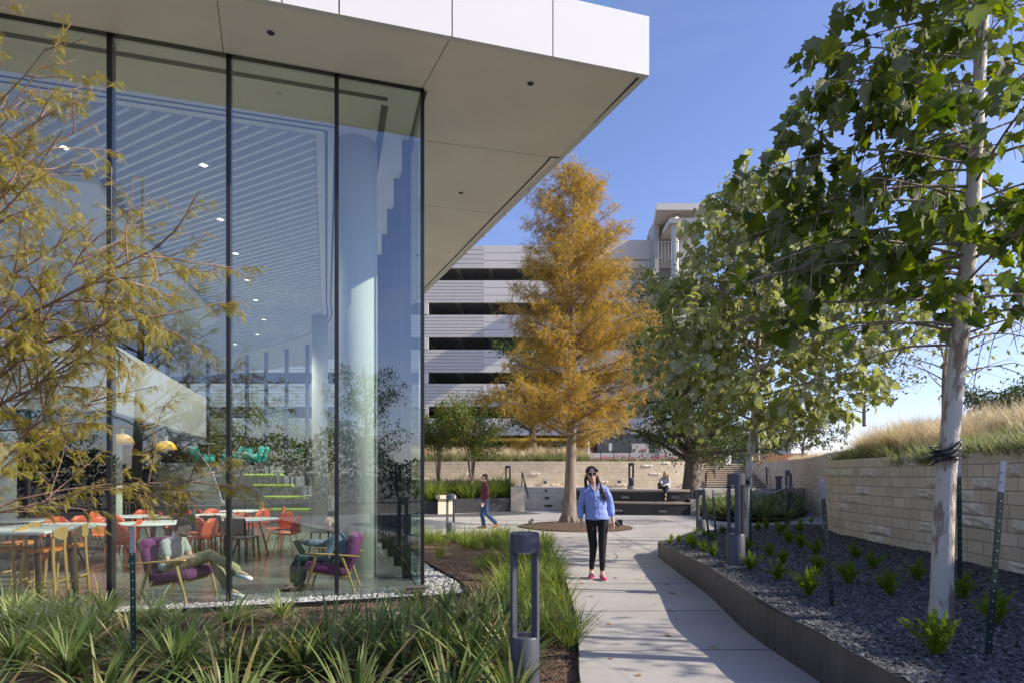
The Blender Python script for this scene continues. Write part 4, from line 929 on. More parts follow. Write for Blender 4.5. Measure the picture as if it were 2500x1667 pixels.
# --- second sycamore
MBs = Vector((4.25,11.0,.25)); rr = random.Random(8); limbs = []
trk = [P(1822,1350,11), P(1826,1180,11), P(1843,1000,11), P(1850,850,11), P(1858,700,11.0), P(1850,540,11), P(1840,430,11)]
for i in range(80):
    f = .27+.71*((i+.5)/80); e = np.interp(f, [.3,.36,.5,.65,.8,.9,1], [2.1,2.5,2.4,1.9,1.35,.8,.4])*rr.uniform(.75,1.1); limbs.append((f, i*GA, R(rr.uniform(5,30)+f*18), float(e), .45))
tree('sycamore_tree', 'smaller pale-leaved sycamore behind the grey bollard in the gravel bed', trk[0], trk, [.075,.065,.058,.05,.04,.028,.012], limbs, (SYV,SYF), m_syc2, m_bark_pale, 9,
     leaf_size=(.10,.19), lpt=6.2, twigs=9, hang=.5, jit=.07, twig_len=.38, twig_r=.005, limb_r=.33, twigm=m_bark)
# --- live oak on the terrace
rr = random.Random(31); OB = Vector((8.15,28,.9)); limbs = []
trk = [OB, P(1688,1150,28), P(1690,1090,28), P(1668,1000,28), P(1660,900,28), P(1640,780,28), P(1630,690,28)]
for i in range(70):
    f = .22+.76*((i+.5)/70); e = np.interp(f,[.2,.35,.6,.8,1],[3.2,3.9,3.6,2.9,1.4])*rr.uniform(.7,1.1); limbs.append((f,i*GA,R(rr.uniform(10,40)),float(e),.1))
tree('live_oak_tree', 'broad dark evergreen oak with thick dark trunk at the end of the terrace bench', OB, trk, [.42,.33,.31,.22,.16,.10,.05], limbs, (OV,OF), m_oak, m_bark_dark, 12,
     leaf_size=(.11,.19), lpt=26, twigs=5, hang=.1, jit=.2, twig_len=.8, twig_r=.01, limb_r=.45, axis_out=.2)
rr = random.Random(33); limbs = []; OB = P(1300,1110,42)
for i in range(40):
    f = .25+.73*((i+.5)/40); limbs.append((f,i*GA,R(rr.uniform(10,40)),2.6*rr.uniform(.7,1.1),.1))
tree('live_oak_tree', 'dark green oak half hidden behind the left side of the orange cypress', OB, [OB, P(1300,1040,42), P(1296,950,42), P(1292,850,42)], [.3,.25,.18,.06], limbs, (OV,OF), m_oak, m_bark_dark, 14,
     leaf_size=(.16,.26), lpt=20, twigs=4, hang=.1, jit=.2, twig_len=.8, twig_r=.012, limb_r=.45, axis_out=.2)
# --- multi-stem myrtles
def myrtle(u, v, Y, hgt, seed, label, spread=1.0, nst=6, dens=1.0, group=None):
    rr = random.Random(seed); B = P(u,v,Y); root = thing('crape_myrtle', label, 'shrub tree', B, 0, group); st_ = MB(); P0 = []; D0 = []
    for k in range(nst):
        a = k*6.283/nst+rr.random(); tl = hgt*rr.uniform(.55,.7); top = B+Vector((math.cos(a)*.42*spread, math.sin(a)*.42*spread, tl)); mid = B.lerp(top,.5)-Vector((math.cos(a)*.08,math.sin(a)*.08,0)); pts = smooth_line([B+Vector((math.cos(a)*.05,math.sin(a)*.05,0)), mid, top],4); st_.tube(pts, [.032*(1-.6*i/(len(pts)-1)) for i in range(len(pts))], 6)
        for q in range(9):
            s = rr.uniform(.55,1); p = pts[int(s*(len(pts)-1))]; d = Vector((math.cos(a)+rr.gauss(0,.9), math.sin(a)+rr.gauss(0,.9), rr.uniform(.4,1.8))).normalized(); L = hgt*rr.uniform(.22,.42)*spread; e = p+d*L+Vector((0,0,-.05)); st_.tube([p,p.lerp(e,.5)+Vector((0,0,.05)),e],[.012,.008,.003],4)
            for l in range(int(120*dens)):
                t = rr.uniform(.15,1.05); P0.append(p.lerp(e,t)+Vector((rr.gauss(0,.10),rr.gauss(0,.10),rr.gauss(0,.10)))*spread); D0.append(d)
    st_.build('stems', m_bark, root, True, smooth=True)
    P0 = np.array([tuple(p) for p in P0]); D0 = np.array([tuple(p) for p in D0]); n = len(P0); rg = np.random.default_rng(seed)
    V, Fc = cloud(OV, OF, P0, D0*.6+rnd_dirs(rg,n), rnd_dirs(rg,n)+np.array([0,0,.6]), rg.uniform(.09,.16,n)); np_mesh('crown', V, Fc, m_myrt, root, True)
myrtle(1070,1172,29.5,4.0,1,'multi-stem myrtle nearest the glass corner growing over the black planter',1.2)
myrtle(1152,1195,27.5,4.4,2,'multi-stem myrtle behind the man in the maroon shirt',1.25)
for i,(x,y,h) in enumerate(((-9.6,31.8,5.2),(-12.5,33,5.8),(-15.5,33.4,5.6))):
    myrtle(1250+x/y*F, HZ+(H-.2)/y*F, y, h, 40+i, ['multi-stem myrtle seen through the far glass, nearest the grey columns','multi-stem myrtle seen through the far glass, between two others','multi-stem myrtle seen through the far glass, farthest left'][i], 1.5, 6, .8)
# --- other trees
def simple_tree(name, label, u, vb, vt, Y, cr, leafm, seed, ls=(.12,.2), n=26, lpt=14, trunk_r=.1, z0=.35, group=None, sh=(1,1.25,1.0,.5), twigs=5, x=None, lean=0):
    rr = random.Random(seed); B = P(u,vb,Y) if x is None else Vector(x); T = Vector((B.x+lean, B.y, H+(HZ-vt)/F*Y)) if x is None else B+Vector((0,0,vt)); limbs = []
    for i in range(n):
        f = z0+(.97-z0)*((i+.5)/n); e = cr*float(np.interp(f,[z0,z0+(1-z0)*.35,z0+(1-z0)*.7,1],sh))*rr.uniform(.65,1.1); limbs.append((f,i*GA+seed,R(rr.uniform(12,45)),e,.1))
    return tree(name, label, B, [B,B.lerp(T,.33),B.lerp(T,.66)+Vector((cr*.05,0,0)),T],[trunk_r,trunk_r*.8,trunk_r*.5,.015],limbs,(OV,OF),leafm,m_bark,seed,group=group,leaf_size=ls,lpt=lpt,twigs=twigs,hang=.1,jit=.12,twig_len=cr*.35,twig_r=trunk_r*.06,limb_r=.4,axis_out=.2)
simple_tree('young_oak_tree','thin yellow-green young tree on the mound behind the near sycamore trunk',2305,1010,715,13,1.55,m_yel,51,(.10,.17),26,4,.05,.18,twigs=4)
simple_tree('young_oak_tree','sparse dark green young tree at the left end of the grassy mound',2110,1040,880,20,1.6,m_oak,52,(.10,.17),22,7,.06,.2,twigs=4)
simple_tree('olive_tree','small grey-green round tree beyond the top of the stairs',1790,1130,1040,45,2.0,m_far,53,(.16,.26),22,16,.14,.3)
simple_tree('olive_tree','pale green round tree beyond the two grey poles',1878,1125,1062,70,2.4,m_far,54,(.25,.4),18,14,.14,.2)
simple_tree('distant_tree','dark green tree at far right behind the grassy mound',2440,1030,985,24,1.7,m_oak,55,(.12,.2),22,14,.1,.1)
simple_tree('distant_tree','low grey-green tree in the gap left of the far dark shed',1730,1128,1055,58,2.0,m_far,56,(.2,.35),18,14,.12,.2)
simple_tree('distant_tree','low olive-green tree far away behind the mid-left end of the mound',1960,1110,1040,52,3.0,m_far,57,(.2,.35),20,12,.12,.15)
simple_tree('street_tree','green tree seen through the far glass against the car park',0,0,0,0,2.3,m_oak,60,(.14,.22),26,12,.13,.3,x=(-18,36.5,2.2)) if False else None
simple_tree('young_oak_tree','sparse young tree on the mound beyond the right edge, its shade falling across the path',0,0,3.4,0,1.35,m_oak,59,(.10,.17),22,6,.05,.35,twigs=4,x=(8.6,4.7,2.4))
simple_tree('young_oak_tree','second sparse young tree on the mound beyond the right edge',0,0,3.4,0,1.3,m_oak,62,(.10,.17),20,6,.05,.35,twigs=4,x=(8.8,8.0,2.4)) if False else None
# trees standing behind the viewpoint (they show as reflections in the glass)
for i,(x,y,h,c) in enumerate(((-14,-16,7.0,2.6),(-8,-18,6.0,2.2),(-20,-14,8.0,3.0),(-27,-17,9,3.4),(8,-20,8.0,2.8),(-34,-16,9.5,3.6))):
    simple_tree('street_tree', 'green street tree reflected in the tall glass wall', 0,0,h,0,c,m_oak,70+i,(.12,.20),24,20,.14,.25,group='street trees reflected in the glass',x=(x,y,-.2))
rr = random.Random(66); rg = np.random.default_rng(66); hp = []  # unseen dark hedge, added so the lower glass reflects no bright horizon
for k in range(34000):
    x = rr.uniform(-60,30); h_ = 3.6+.9*math.sin(x*.31)+.5*math.sin(x*.83+1)+.3*math.sin(x*2.1); hp.append((x, -23+rr.gauss(0,.55), -.2+h_*rr.random()**.6))
hp = np.array(hp); n = len(hp); V, Fc = cloud(OV, OF, hp, rnd_dirs(rg,n), rnd_dirs(rg,n), rg.uniform(.22,.38,n)); o = np_mesh('hedge', V, Fc, leafmat('hedge_leaf',[(.02,.03,.012),(.035,.05,.018)],trans=.05,spec=.1)); tag(o, 'long dark hedge added out of view to darken low reflections in the glass wall', 'hedge')
# --- strap-leaved plants
def blades(n, rg, L, w, th0, kap, seg=6, base_r=.03, wpow=1.0, fold=.0, tw=.3):
    """arching tapered leaves from one crown -> V, F quads"""
    az = rg.uniform(0,2*np.pi,n); th = rg.uniform(th0[0],th0[1],n); k = rg.uniform(kap[0],kap[1],n); Ls = L*rg.uniform(.6,1.1,n); ws = w*rg.uniform(.7,1.2,n)
    az2 = az+rg.normal(0,tw,n)
    p = np.stack([np.cos(az)*base_r*rg.random(n), np.sin(az)*base_r*rg.random(n), np.zeros(n)],1); side = np.stack([-np.sin(az2), np.cos(az2), np.zeros(n)],1); out = []
    for i in range(seg+1):
        s = i/seg; prof = (min(1,.35+s*3)*(1-s**2.2))+.02; wd = (ws*prof*.5)[:,None]*side
        out += [p-wd, p+wd]
        a = th+k*s; d = np.stack([np.cos(az)*np.sin(a), np.sin(az)*np.sin(a), np.cos(a)],1); p = p+d*(Ls/seg)[:,None]
    V = np.stack(out,1); q = []
    for i in range(seg): q.append((2*i,2*i+1,2*i+3,2*i+2))
    Fc = np.array(q)[None]+(np.arange(n)*2*(seg+1))[:,None,None]
    return V.reshape(-1,3), Fc.reshape(-1,4)
def plant_kinds(name, k, m, **kw):
    out = []
    for i in range(k):
        rg = np.random.default_rng(100+i+len(name)); V, Fc = blades(rg=rg, **kw); me = np_mesh(name+'_src', V, Fc, m); d = me.data; bpy.data.objects.remove(me); out.append(d)
    return out
yk1 = plant_kinds('strap_plant', 4, m_yucca, n=62, L=.66, w=.036, th0=(.05,1.15), kap=(.3,1.2))
yk2 = plant_kinds('strap_plantb', 4, m_yucca2, n=78, L=.54, w=.022, th0=(.05,1.05), kap=(.5,1.7))
lk = plant_kinds('lily_turf', 4, m_liri, n=70, L=.46, w=.013, th0=(.0,.75), kap=(.3,1.6), seg=5, base_r=.10)
def put(name, me, loc, sc, rz, label, cat, group):
    o = bpy.data.objects.new(name, me); col.objects.link(o); o.location = loc; o.rotation_euler = (0,0,rz); o.scale = (sc,)*3; return tag(o, label, cat, group)
rr = random.Random(77)
near_dark = [(40,1640,1),(165,1655,1.1),(330,1640,.95),(430,1655,1.15),(545,1660,1),(690,1650,1.05),(810,1640,1.15),(900,1625,1.0),(985,1640,1.2),(1075,1625,1.05),(1150,1655,1.15),(1215,1590,.95),(860,1560,.85),(960,1570,.9),(1040,1550,.95),(1130,1545,1.0),(1090,1500,.85),(1180,1505,.9),(1235,1530,.85),(1255,1640,.9),(1010,1500,.7),(240,1600,.9)]
near_dark += [(620,1655,1.0),(740,1655,1.05),(780,1580,.75),(1180,1590,1.0),(1225,1480,.75),(1290,1560,.7),(1060,1600,1.05),(920,1590,.95)]
for (u,v,s) in near_dark:
    g = G(u,v,-.05); put('strap_leaf_plant', yk1[rr.randrange(4)], (g.x,g.y,-.05), s*.92, rr.random()*6, 'dark green strap-leaved plant in the mulch at the bottom of the picture', 'plant', 'dark strap-leaved plants in the front bed')
for (x,y,s) in [(-3.6,3.8,1),(-2.6,3.9,1.1),(-1.7,3.7,1.1),(-1.0,3.9,1.1),(-.4,3.9,1.1),(.0,4.1,1.0),(-3.0,3.3,1.2),(-2.0,3.2,1.1),(-.75,3.2,1.0)]:
    put('strap_leaf_plant', yk1[rr.randrange(4)], (x,y,-.05), s, rr.random()*6, 'dark green strap-leaved plant in the mulch at the bottom of the picture', 'plant', 'dark strap-leaved plants in the front bed')
for (u,v,s) in [(25,1540,1.1),(110,1560,1.2),(170,1530,1.15),(215,1560,1.0),(255,1515,1.1),(70,1600,1.0),(370,1525,.95),(320,1545,.9),(560,1530,.95),(600,1515,.6),(690,1510,.85),(10,1500,.9),(470,1590,.8),(400,1580,.8),(140,1600,.8),(430,1530,.8),(45,1510,.9)]:
    g = G(u,v,-.05); put('strap_leaf_plant', yk2[rr.randrange(4)], (g.x,g.y,-.05), s, rr.random()*6, 'light green arching strap-leaved plant close to the pebbles and the glass', 'plant', 'light strap-leaved plants near the glass')
# lily turf clumps beside the path
L_pts = []
for k in range(400):
    y = rr.uniform(5.6,15.6); xr = .62+.02*y; x = xr-rr.random()**1.2*(.85 if (y < 13.6 and rr.random() < .86) else 3.8)-.12
    if not bed_in(x,y) or x < BL(.9,(y-8.5)/.9588)[0]: continue
    if any((x-a)**2+(y-c)**2 < .045 for a,c in L_pts): continue
    if len(L_pts) >= 108: break
    L_pts.append((x,y))
for (x,y) in L_pts: put('lily_turf', lk[rr.randrange(4)], (x,y,-.05), rr.uniform(.75,1.25), rr.random()*6, 'bright green grassy lily turf clump between the mulch and the path', 'plant', 'lily turf clumps along the path')
# grass in the black planter and the yucca bed
for k in range(80):
    x = rr.uniform(-5.4,-.2); y = rr.uniform(26.2,30.6)
    if x < -3.05: y = rr.uniform(25.4,29)
    elif y < 26.0+(x+2.3)*.55: y += 1.2
    put('sedge_clump', lk[k%4], (x,y,.5 if x < -3 else .58), rr.uniform(1.9,2.7), rr.random()*6, 'dark green grass clump growing in the long black planter', 'plant', 'grass clumps in the black planter')
for k in range(46):
    for _ in range(30):
        x = rr.uniform(7,13); y = rr.uniform(20.2,27)
        if in_poly(x,y,ybed): break
    put('strap_leaf_plant', (yk2 if k%3 == 0 else yk1)[k%4], (x,y,.08), rr.uniform(1.3,1.75), rr.random()*6, 'broad strap-leaved plant in the bed below the limestone stairs', 'plant', 'strap-leaved plants below the stairs')
# foxtail ferns
def fern_mesh(seed, nf=24, hgt=.24):
    rg = np.random.default_rng(seed); Vs = []; Fs = []; off = 0; T = np.array([(0,-.5,0),(0,.5,0),(1,0,0)]); TF_ = np.array([(0,1,2)])
    for k in range(nf):
        az = rg.uniform(0,6.28); th = rg.uniform(.05,.62)*(1 if k%3 else .6); L = hgt*rg.uniform(.6,1.1); n = 170; s = rg.random(n); kap = rg.uniform(-.3,.5)
        a = th+kap*s; p = np.stack([np.cos(az)*np.sin(a)*s*L, np.sin(az)*np.sin(a)*s*L, np.cos(a)*s*L],1); r_ = .028*np.sin(np.pi*np.clip(.12+s*.85,0,1))**.7
        dirs = rnd_dirs(rg,n)*1.0+np.array([math.cos(az)*math.sin(th),math.sin(az)*math.sin(th),math.cos(th)])*.7
        V, Fc = cloud(T, TF_, p, dirs, rnd_dirs(rg,n), np.stack([r_*1.0, np.full(n,.007), np.ones(n)],1)); Vs.append(V); Fs.append(Fc+off); off += len(V)
    o = np_mesh('fern_src', np.concatenate(Vs), np.concatenate(Fs), m_fern); d = o.data; bpy.data.objects.remove(o); return d
fk = [fern_mesh(i) for i in range(4)]
ferns = [(1636,1328,.7),(1658,1322,.8),(1684,1325,1.0),(1692,1335,1.1),(1717,1346,1.0),(1740,1358,1.1),(1700,1302,.7),(1720,1308,.8),(1768,1302,1),(1740,1317,.8),(1830,1390,1.2),(1900,1415,1.15),(1975,1452,1.35),(1832,1344,1.0),(1878,1356,1),(1912,1375,1.0),(1850,1295,1.0),(1872,1290,1),(1895,1282,.9),(1925,1282,.9),(1955,1278,.9),(1980,1276,.9),(1925,1325,1.2),(1905,1305,1.2),(1955,1337,1.15),(1993,1352,1.15),(2000,1395,1.1),(2088,1362,1),(2130,1388,1.1),(2072,1425,1.3),(2238,1418,1.2),(2172,1452,1.2),(2285,1598,1.5),(2352,1460,1.2),(2430,1523,1.3),(1640,1316,.7),(1942,1300,1.1)]
for (u,v,s) in ferns:
    Y = (H-.36)*F/(v-HZ)
    for _ in range(6): x = (u-1250)/F*Y; z = gz(x,Y) if gin(x,Y) else .05; Y = (H-z)*F/(v-HZ)
    put('foxtail_fern', fk[rr.randrange(4)], (x,Y,z-.01), s*.92, rr.random()*6, 'small bright green foxtail fern growing in the dark slate gravel', 'plant', 'foxtail ferns in the gravel bed')
# --- ornamental grasses
def grass_field(name, pts, m, L, w, nb, label, th=(.0,.55), kap=(.1,.9), seed=1, seg=4, br=.2):
    Vs = []; Fs = []; off = 0; rg = np.random.default_rng(seed)
    for (x,y,z,s) in pts:
        V, Fc = blades(n=nb, rg=rg, L=L*s, w=w, th0=th, kap=kap, seg=seg, base_r=br); Vs.append(V+np.array([x,y,z])); Fs.append(Fc+off); off += len(V)
    o = np_mesh(name, np.concatenate(Vs), np.concatenate(Fs), m); return tag(o, label, 'grass', kind='stuff')
rr = random.Random(9); pts = []; pg = []; low = []
for k in range(900):
    y = rr.uniform(3.0,13.9); x = rr.uniform(5.4,11.5)
    if not in_poly(x,y,[(p[0]+.28,p[1]-.1) for p in bpoly]): continue
    if x < 8.4-.1*y+ .5 and y < 8.8: low.append((x,y,bz(x,y),rr.uniform(.6,1.1)))
    elif len(pts) < 230: pts.append((x,y,bz(x,y),rr.uniform(.7,1.2)*(1.12 if y > 8 else .8)))
for p_ in nearwall:
    for q_ in range(9):
        if p_.y > 5: low.append((p_.x+.34+rr.random()*.55, p_.y+rr.uniform(-.2,.2)-(.15 if p_.y > 11 else 0), 1.80, rr.uniform(.5,1.0)))
    for q_ in range(3):
        if p_.y > 8.5: pts.append((p_.x+.7+rr.random()*.8, p_.y-.15+rr.uniform(-.3,.1), 1.82, rr.uniform(.6,.95)))
for k in range(420):
    y = rr.uniform(1.5,8.8); low.append((5.32+.05*(y-6)+rr.uniform(0,1.6), y, bz(5.5,y)-.05, rr.uniform(.6,1.1)))
for k in range(150):
    y = rr.uniform(14.6,32); t_ = (y-14.6)/17.4; pts.append((10.7+3.2*t_+rr.uniform(0,3)*1.0, y, 2.25, rr.uniform(.55,.95)))
grass_field('mound_grass', pts, m_dry, .52, .009, 190, 'tall straw-coloured feathery grass covering the mound behind the limestone wall', (.0,.7), (.3,1.4), 4)
grass_field('mound_undergrowth', low+[(p[0],p[1],p[2],p[3]*.8) for p in pts[::2]], m_drygreen, .36, .014, 70, 'dense low green shrubs spilling to the top of the limestone wall', (.0,1.1), (.2,1.0), 5)
pa = []; pb = []
for k in range(230):
    u = rr.uniform(960,1432); Y = rr.uniform(34.2,37); pa.append(((u-1250)/F*Y, Y, 2.25, rr.uniform(.7,1.15)))
for k in range(150):
    u = rr.uniform(560,960); Y = rr.uniform(36.3,39); pa.append(((u-1250)/F*Y, Y, 2.25, rr.uniform(.7,1.15)))
for k in range(200):
    u = rr.uniform(960,1432); Y = rr.uniform(33.6,34.8); pb.append(((u-1250)/F*Y, Y, 2.25, rr.uniform(.7,1.15)))
for k in range(150):
    u = rr.uniform(1432,1765); Y = rr.uniform(34,40); pb.append(((u-1250)/F*Y, Y, 2.25, rr.uniform(.4,.75)))
grass_field('wall_grass', pa, m_dry, 1.05, .022, 90, 'tall pale plumed grass in a row above the long back wall', (.0,.45), (.2,1.0), 6)
grass_field('wall_undergrowth', pb, m_drygreen, .62, .025, 80, 'low green planting along the top edge of the long back wall', (.0,.9), (.2,1.0), 7)
pr = [(p[0],p[1],2.3+.3*p[3],1) for p in pb if p[0] > 5]
rg = np.random.default_rng(3); pos = np.array([(p[0]+rg.normal(0,.3),p[1],p[2]+rg.uniform(.0,.25)) for p in pr for _ in range(5)]); n = len(pos)
V, Fc = cloud(iv*.5, if_, pos, rnd_dirs(rg,n), rnd_dirs(rg,n), rg.uniform(.03,.08,n)); o = np_mesh('red_flowers', V, Fc, mat('red_petal',(.45,.05,.06),.7,.2)); tag(o,'scattered small red flowers above the wall right of the cypress','flowers',kind='stuff')
# ================================================================ BOLLARDS, POSTS, WIRES
def bollard(label, loc, h=1.2, r=.112, z0=0, rz=0, foot=.06, half=.62, ri=.58, ups=(0, math.pi)):
    root = thing('bollard_light', label, 'bollard light', (loc[0],loc[1],z0), rz)
    b = MB(); b.lathe((0,0,0), [(0,-.02),(r,-.02),(r,h*.36-.012),(r-.006,h*.36),(0,h*.36)], 32); b.build('base_drum', m_boll, root, auto=35)
    b = MB(); b.lathe((0,0,0), [(0,h*.885),(r,h*.885),(r,h-.01),(r-.01,h),(0,h)], 32); hd = b.build('head', m_boll, root, auto=35)
    b = MB(); b.lathe((0,0,0), [(0,h*.872),(r*.62,h*.872),(r*.62,h*.89)], 24); b.build('diffuser', mat_diff, hd)
    for a in ups:                         # curved uprights
        b = MB(); vs = []; n_ = 7
        for z in (h*.355, h*.89):
            for k in range(n_):
                t = a-half+2*half*k/(n_-1); vs.append((math.cos(t)*r*.998, math.sin(t)*r*.998, z))
            for k in range(n_-1,-1,-1):
                t = a-half+2*half*k/(n_-1); vs.append((math.cos(t)*r*ri, math.sin(t)*r*ri, z))
        m2 = 2*n_; fs = [(k,(k+1)%m2,m2+(k+1)%m2,m2+k) for k in range(m2)]+[tuple(range(m2-1,-1,-1)),tuple(range(m2,2*m2))]; b.add(vs, fs); b.build('upright', m_boll, root)
    if foot:
        b = MB(); b.cyl((0,0), r*1.35, -.25, foot-.0, 28); b.build('concrete_foot', m_path, root, auto=40)
        root.location.z += 0
    return root
mat_diff = mat('lamp_diffuser', (.55,.56,.58), .4, .02)
bollard('large near bollard light in front of the mulch bed beside the path', ((1281-1250)/F*4.66, 4.66), 1.22, .112, -.08, R(0), 0)
g = P(1797,1388,8.12); bollard('grey bollard light on a round concrete foot in the gravel bed', (g.x,g.y), 1.24, .113, g.z+.02, 0, .03, .34, .74, (R(-100), R(20), R(140)))
g = G(1100,1311); bollard('slim bollard light between the green strap grass and the walking man', (g.x,g.y), 1.14, .112, -.03, R(8), 0)
g = G(1692,1256); bollard('bollard light on a small concrete foot at the right end of the terrace bench', (g.x,g.y), 1.13, .112, .0, R(20), .03)
g = G(1711,1308,.12); bollard('bollard light at the back edge of the gravel bed behind the leaning stake', (g.x,g.y), 1.14, .112, .1, R(8), 0)
g = P(1541,1186,30); bollard('bollard light on the terrace left of the seated woman', (g.x,g.y), 1.14, .14, g.z, R(15), .03)
g = P(1240,1180,30.4); bollard('bollard light in front of the back wall beside the sloping handrail', (g.x,g.y), 1.0, .14, g.z-.1, R(5), 0)
g = G(1925,1262,.1); bollard('bollard light standing in the strap-leaved bed below the mid wall', (g.x,g.y), 1.72, .115, .05, R(12), 0)
g = P(1901,1215,26.5); bollard('dark bollard light at the top right of the strap-leaved bed', (g.x,g.y), .95, .16, g.z, R(60), 0)
def tpost(label, bot, top, mtop=True, studs=True):
    bot = Vector(bot); top = Vector(top); root = thing('stake', label, 'stake', bot); d = (top-bot); L = d.length; z = d.normalized(); x = z.orthogonal(); x = Vector((1,0,0))-z*z.x; x.normalize(); y = z.cross(x); M_ = Matrix((x,y,z)).transposed()
    def bar(b, s0, s1):
        b.box(bot+z*(s0+s1)/2, (.042,.005,s1-s0), M=M_); b.box(bot+z*(s0+s1)/2+y*.014, (.005,.026,s1-s0), M=M_)
    sp = L*.84; b = MB(); bar(b, -.12, sp); sh = b.build('shaft', m_post, root, True); b = MB(); bar(b, sp, L); b.build('unpainted_top', m_posttop, root, True)
    if studs:
        b = MB(); k = .1
        while k < L-.04: b.bbox(bot+z*k-y*.005, (.010,.007,.007), .002, M=M_); k += .066
        b.build('studs', m_galv, sh, True)
    return root
def gp(u, v):
    Y = (H-.4)*F/(v-HZ)
    for _ in range(6): x = (u-1250)/F*Y; z = gz(x,Y) if gin(x,Y) else 0; Y = (H-z)*F/(v-HZ)
    return Vector((x,Y,z))
stakes = {}
def st_(key, u0,v0,u1,v1, label, dy=0.0, **kw):
    a = gp(u0,v0); t = P(u1,v1,a.y+dy); stakes[key] = t; tpost(label, a, t, **kw); return a, t
st_('A',2412,1602,2450,1125,'near leaning green metal stake at the right edge of the gravel bed',.05)
st_('B',2345,1430,2341,1113,'upright green metal stake against the near limestone wall',.0)
st_('C',2032,1478,2006,1167,'leaning green metal stake with grey top left of the near sycamore',.05)
st_('D',1732,1320,1715,1172,'thin dark stake leaning left in front of the white low wall',.1,studs=False)
st_('E',1748,1304,1740,1195,'short thin dark stake right of the bollard behind the gravel bed',.1,studs=False)
st_('F',1831,1328,1834,1168,'dark studded stake beside the pale trunk of the second sycamore',.0)
st_('G_',1916,1292,1934,1182,'dark stake leaning right at the back of the gravel bed',.1,studs=False)
b0 = Vector(((327-1250)/F*4.66,4.66,-.05)); tpost('green metal stake with blue-grey top in front of the glass at lower left', b0-Vector((0,0,.0)), P(323,1285,4.66)); stakes['L'] = P(323,1285,4.66)
for (u0,v0,u1,v1,Y,lab) in ((1533,1127,1542,1078,34.5,'thin leaning stake above the back wall right of the cypress'),(1499,1127,1499,1090,34.5,'thin upright stake above the back wall beside the cypress'),(1468,1127,1465,1088,34.5,'thin dark stake above the back wall near the lamp post')):
    tpost(lab, P(u0,v0,Y), P(u1,v1,Y), studs=False)
# tree tie with guy wires on the near sycamore
tt = P(2309,1105,4.95); tie = thing('tree_tie', 'black rubber tie looped around the near sycamore trunk with guy wires', 'tree tie', tt); b = MB()
for k in range(4):
    ring = [tt+Vector((math.cos(a)*(.094+.004*k), math.sin(a)*(.094+.004*k), .035*k-.05+.02*math.sin(a*2+k)+ .03*math.cos(a))) for a in np.linspace(0,6.283,20)]; b.tube(ring, .0085, 6)
b.tube([tt+Vector((-.09,-.04,.0)), tt+Vector((-.13,-.06,-.02)), tt+Vector((-.17,-.05,-.05))], .009, 6)
b.build('strap', m_black, tie, True, smooth=True)
def wire(a, c, sag=.03):
    m_ = a.lerp(c,.5)-Vector((0,0,sag)); b = MB(); b.tube(smooth_line([a,m_,c],6), .0022, 4, caps=False); return b.build('wire', m_galv, tie, True)
wire(tt+Vector((-.1,0,0)), P(2010,1200,stakes['C'].y)); wire(tt+Vector((.05,-.07,0)), P(2441,1218,stakes['A'].y),.05); wire(tt+Vector((.06,.05,0)), P(2341,1150,stakes['B'].y),.02)
t2 = P(1826,1180,11); tie2 = thing('tree_tie', 'black tie on the second sycamore trunk with wires to three stakes', 'tree tie', t2); b = MB()
for k in range(3): b.tube([t2+Vector((math.cos(a)*.075, math.sin(a)*.075, .03*k+.015*math.sin(a*2+k))) for a in np.linspace(0,6.283,14)], .01, 5)
b.build('strap', m_black, tie2, True, smooth=True)
for (c, s_) in ((P(1741,1206,stakes['E'].y),.05),(P(1925,1185,stakes['G_'].y),.15)): b = MB(); b.tube(smooth_line([t2,t2.lerp(c,.5)-Vector((0,0,s_)),c],6),.008,4,caps=False); b.build('wire', m_galv, tie2, True)
# spotlights and small boxes by the cypress
def spot(label, u, v, rz):
    g = G(u,v,.03); root = thing('spotlight', label, 'spotlight', g, rz); b = MB(); b.tube([(0,0,-.03),(0,0,.10)], .012, 8); b.build('spike', m_black, root)
    b = MB(); b.tube([(-.06,0,.08),(.07,0,.17)], [.045,.055], 14); h_ = b.build('lamp_head', m_boll, root); b = MB(); b.tube([(.069,0,.169),(.074,0,.173)], .045, 14); b.build('lens', m_galv, h_)
spot('small ground spotlight at the right edge of the mulch island', 1508, 1288, 2.4); spot('small ground spotlight at the left edge of the mulch island', 1296, 1281, .6)
jb = thing('junction_box', 'small dark box beside the ground spotlight behind the walking woman', 'box', G(1513,1282,.04)); b = MB(); b.bbox((0,0,.09),(.16,.12,.16),.015); b.build('box', m_black, jb); b = MB(); b.bbox((0,0,.175),(.175,.135,.02),.005); b.build('lid', m_boll, jb)
# ================================================================ INTERIOR FURNITURE
m_chw = mat('ash_wood', (.50,.30,.10), .45, .12, 6, stretch=(1,1,.2)); m_orange = mat('orange_seat', (.70,.23,.04), .6, .05)
m_purple = mat('purple_wool', (.20,.045,.17), .9, .10, 20, .2, 200); m_red = mat('red_plastic', (.52,.075,.025), .4, .05); m_tabw = mat('white_tabletop', (.72,.73,.73), .3, .02); m_tealf = mat('teal_fabric', (.015,.26,.22), .8, .1)
m_green = mat('lime_cushion', (.34,.50,.05), .8, .08, 20); m_chdark = mat('black_plastic_chair', (.025,.028,.03), .4, .1); m_oaktop = mat('dark_oak_top', (.30,.24,.16), .45, .15, 4, stretch=(1,8,1))
def fl(u, v, z=ZF):
    Y = (H-z)*F/(v-HZ); return Vector(((u-1250)/F*Y, Y, z))
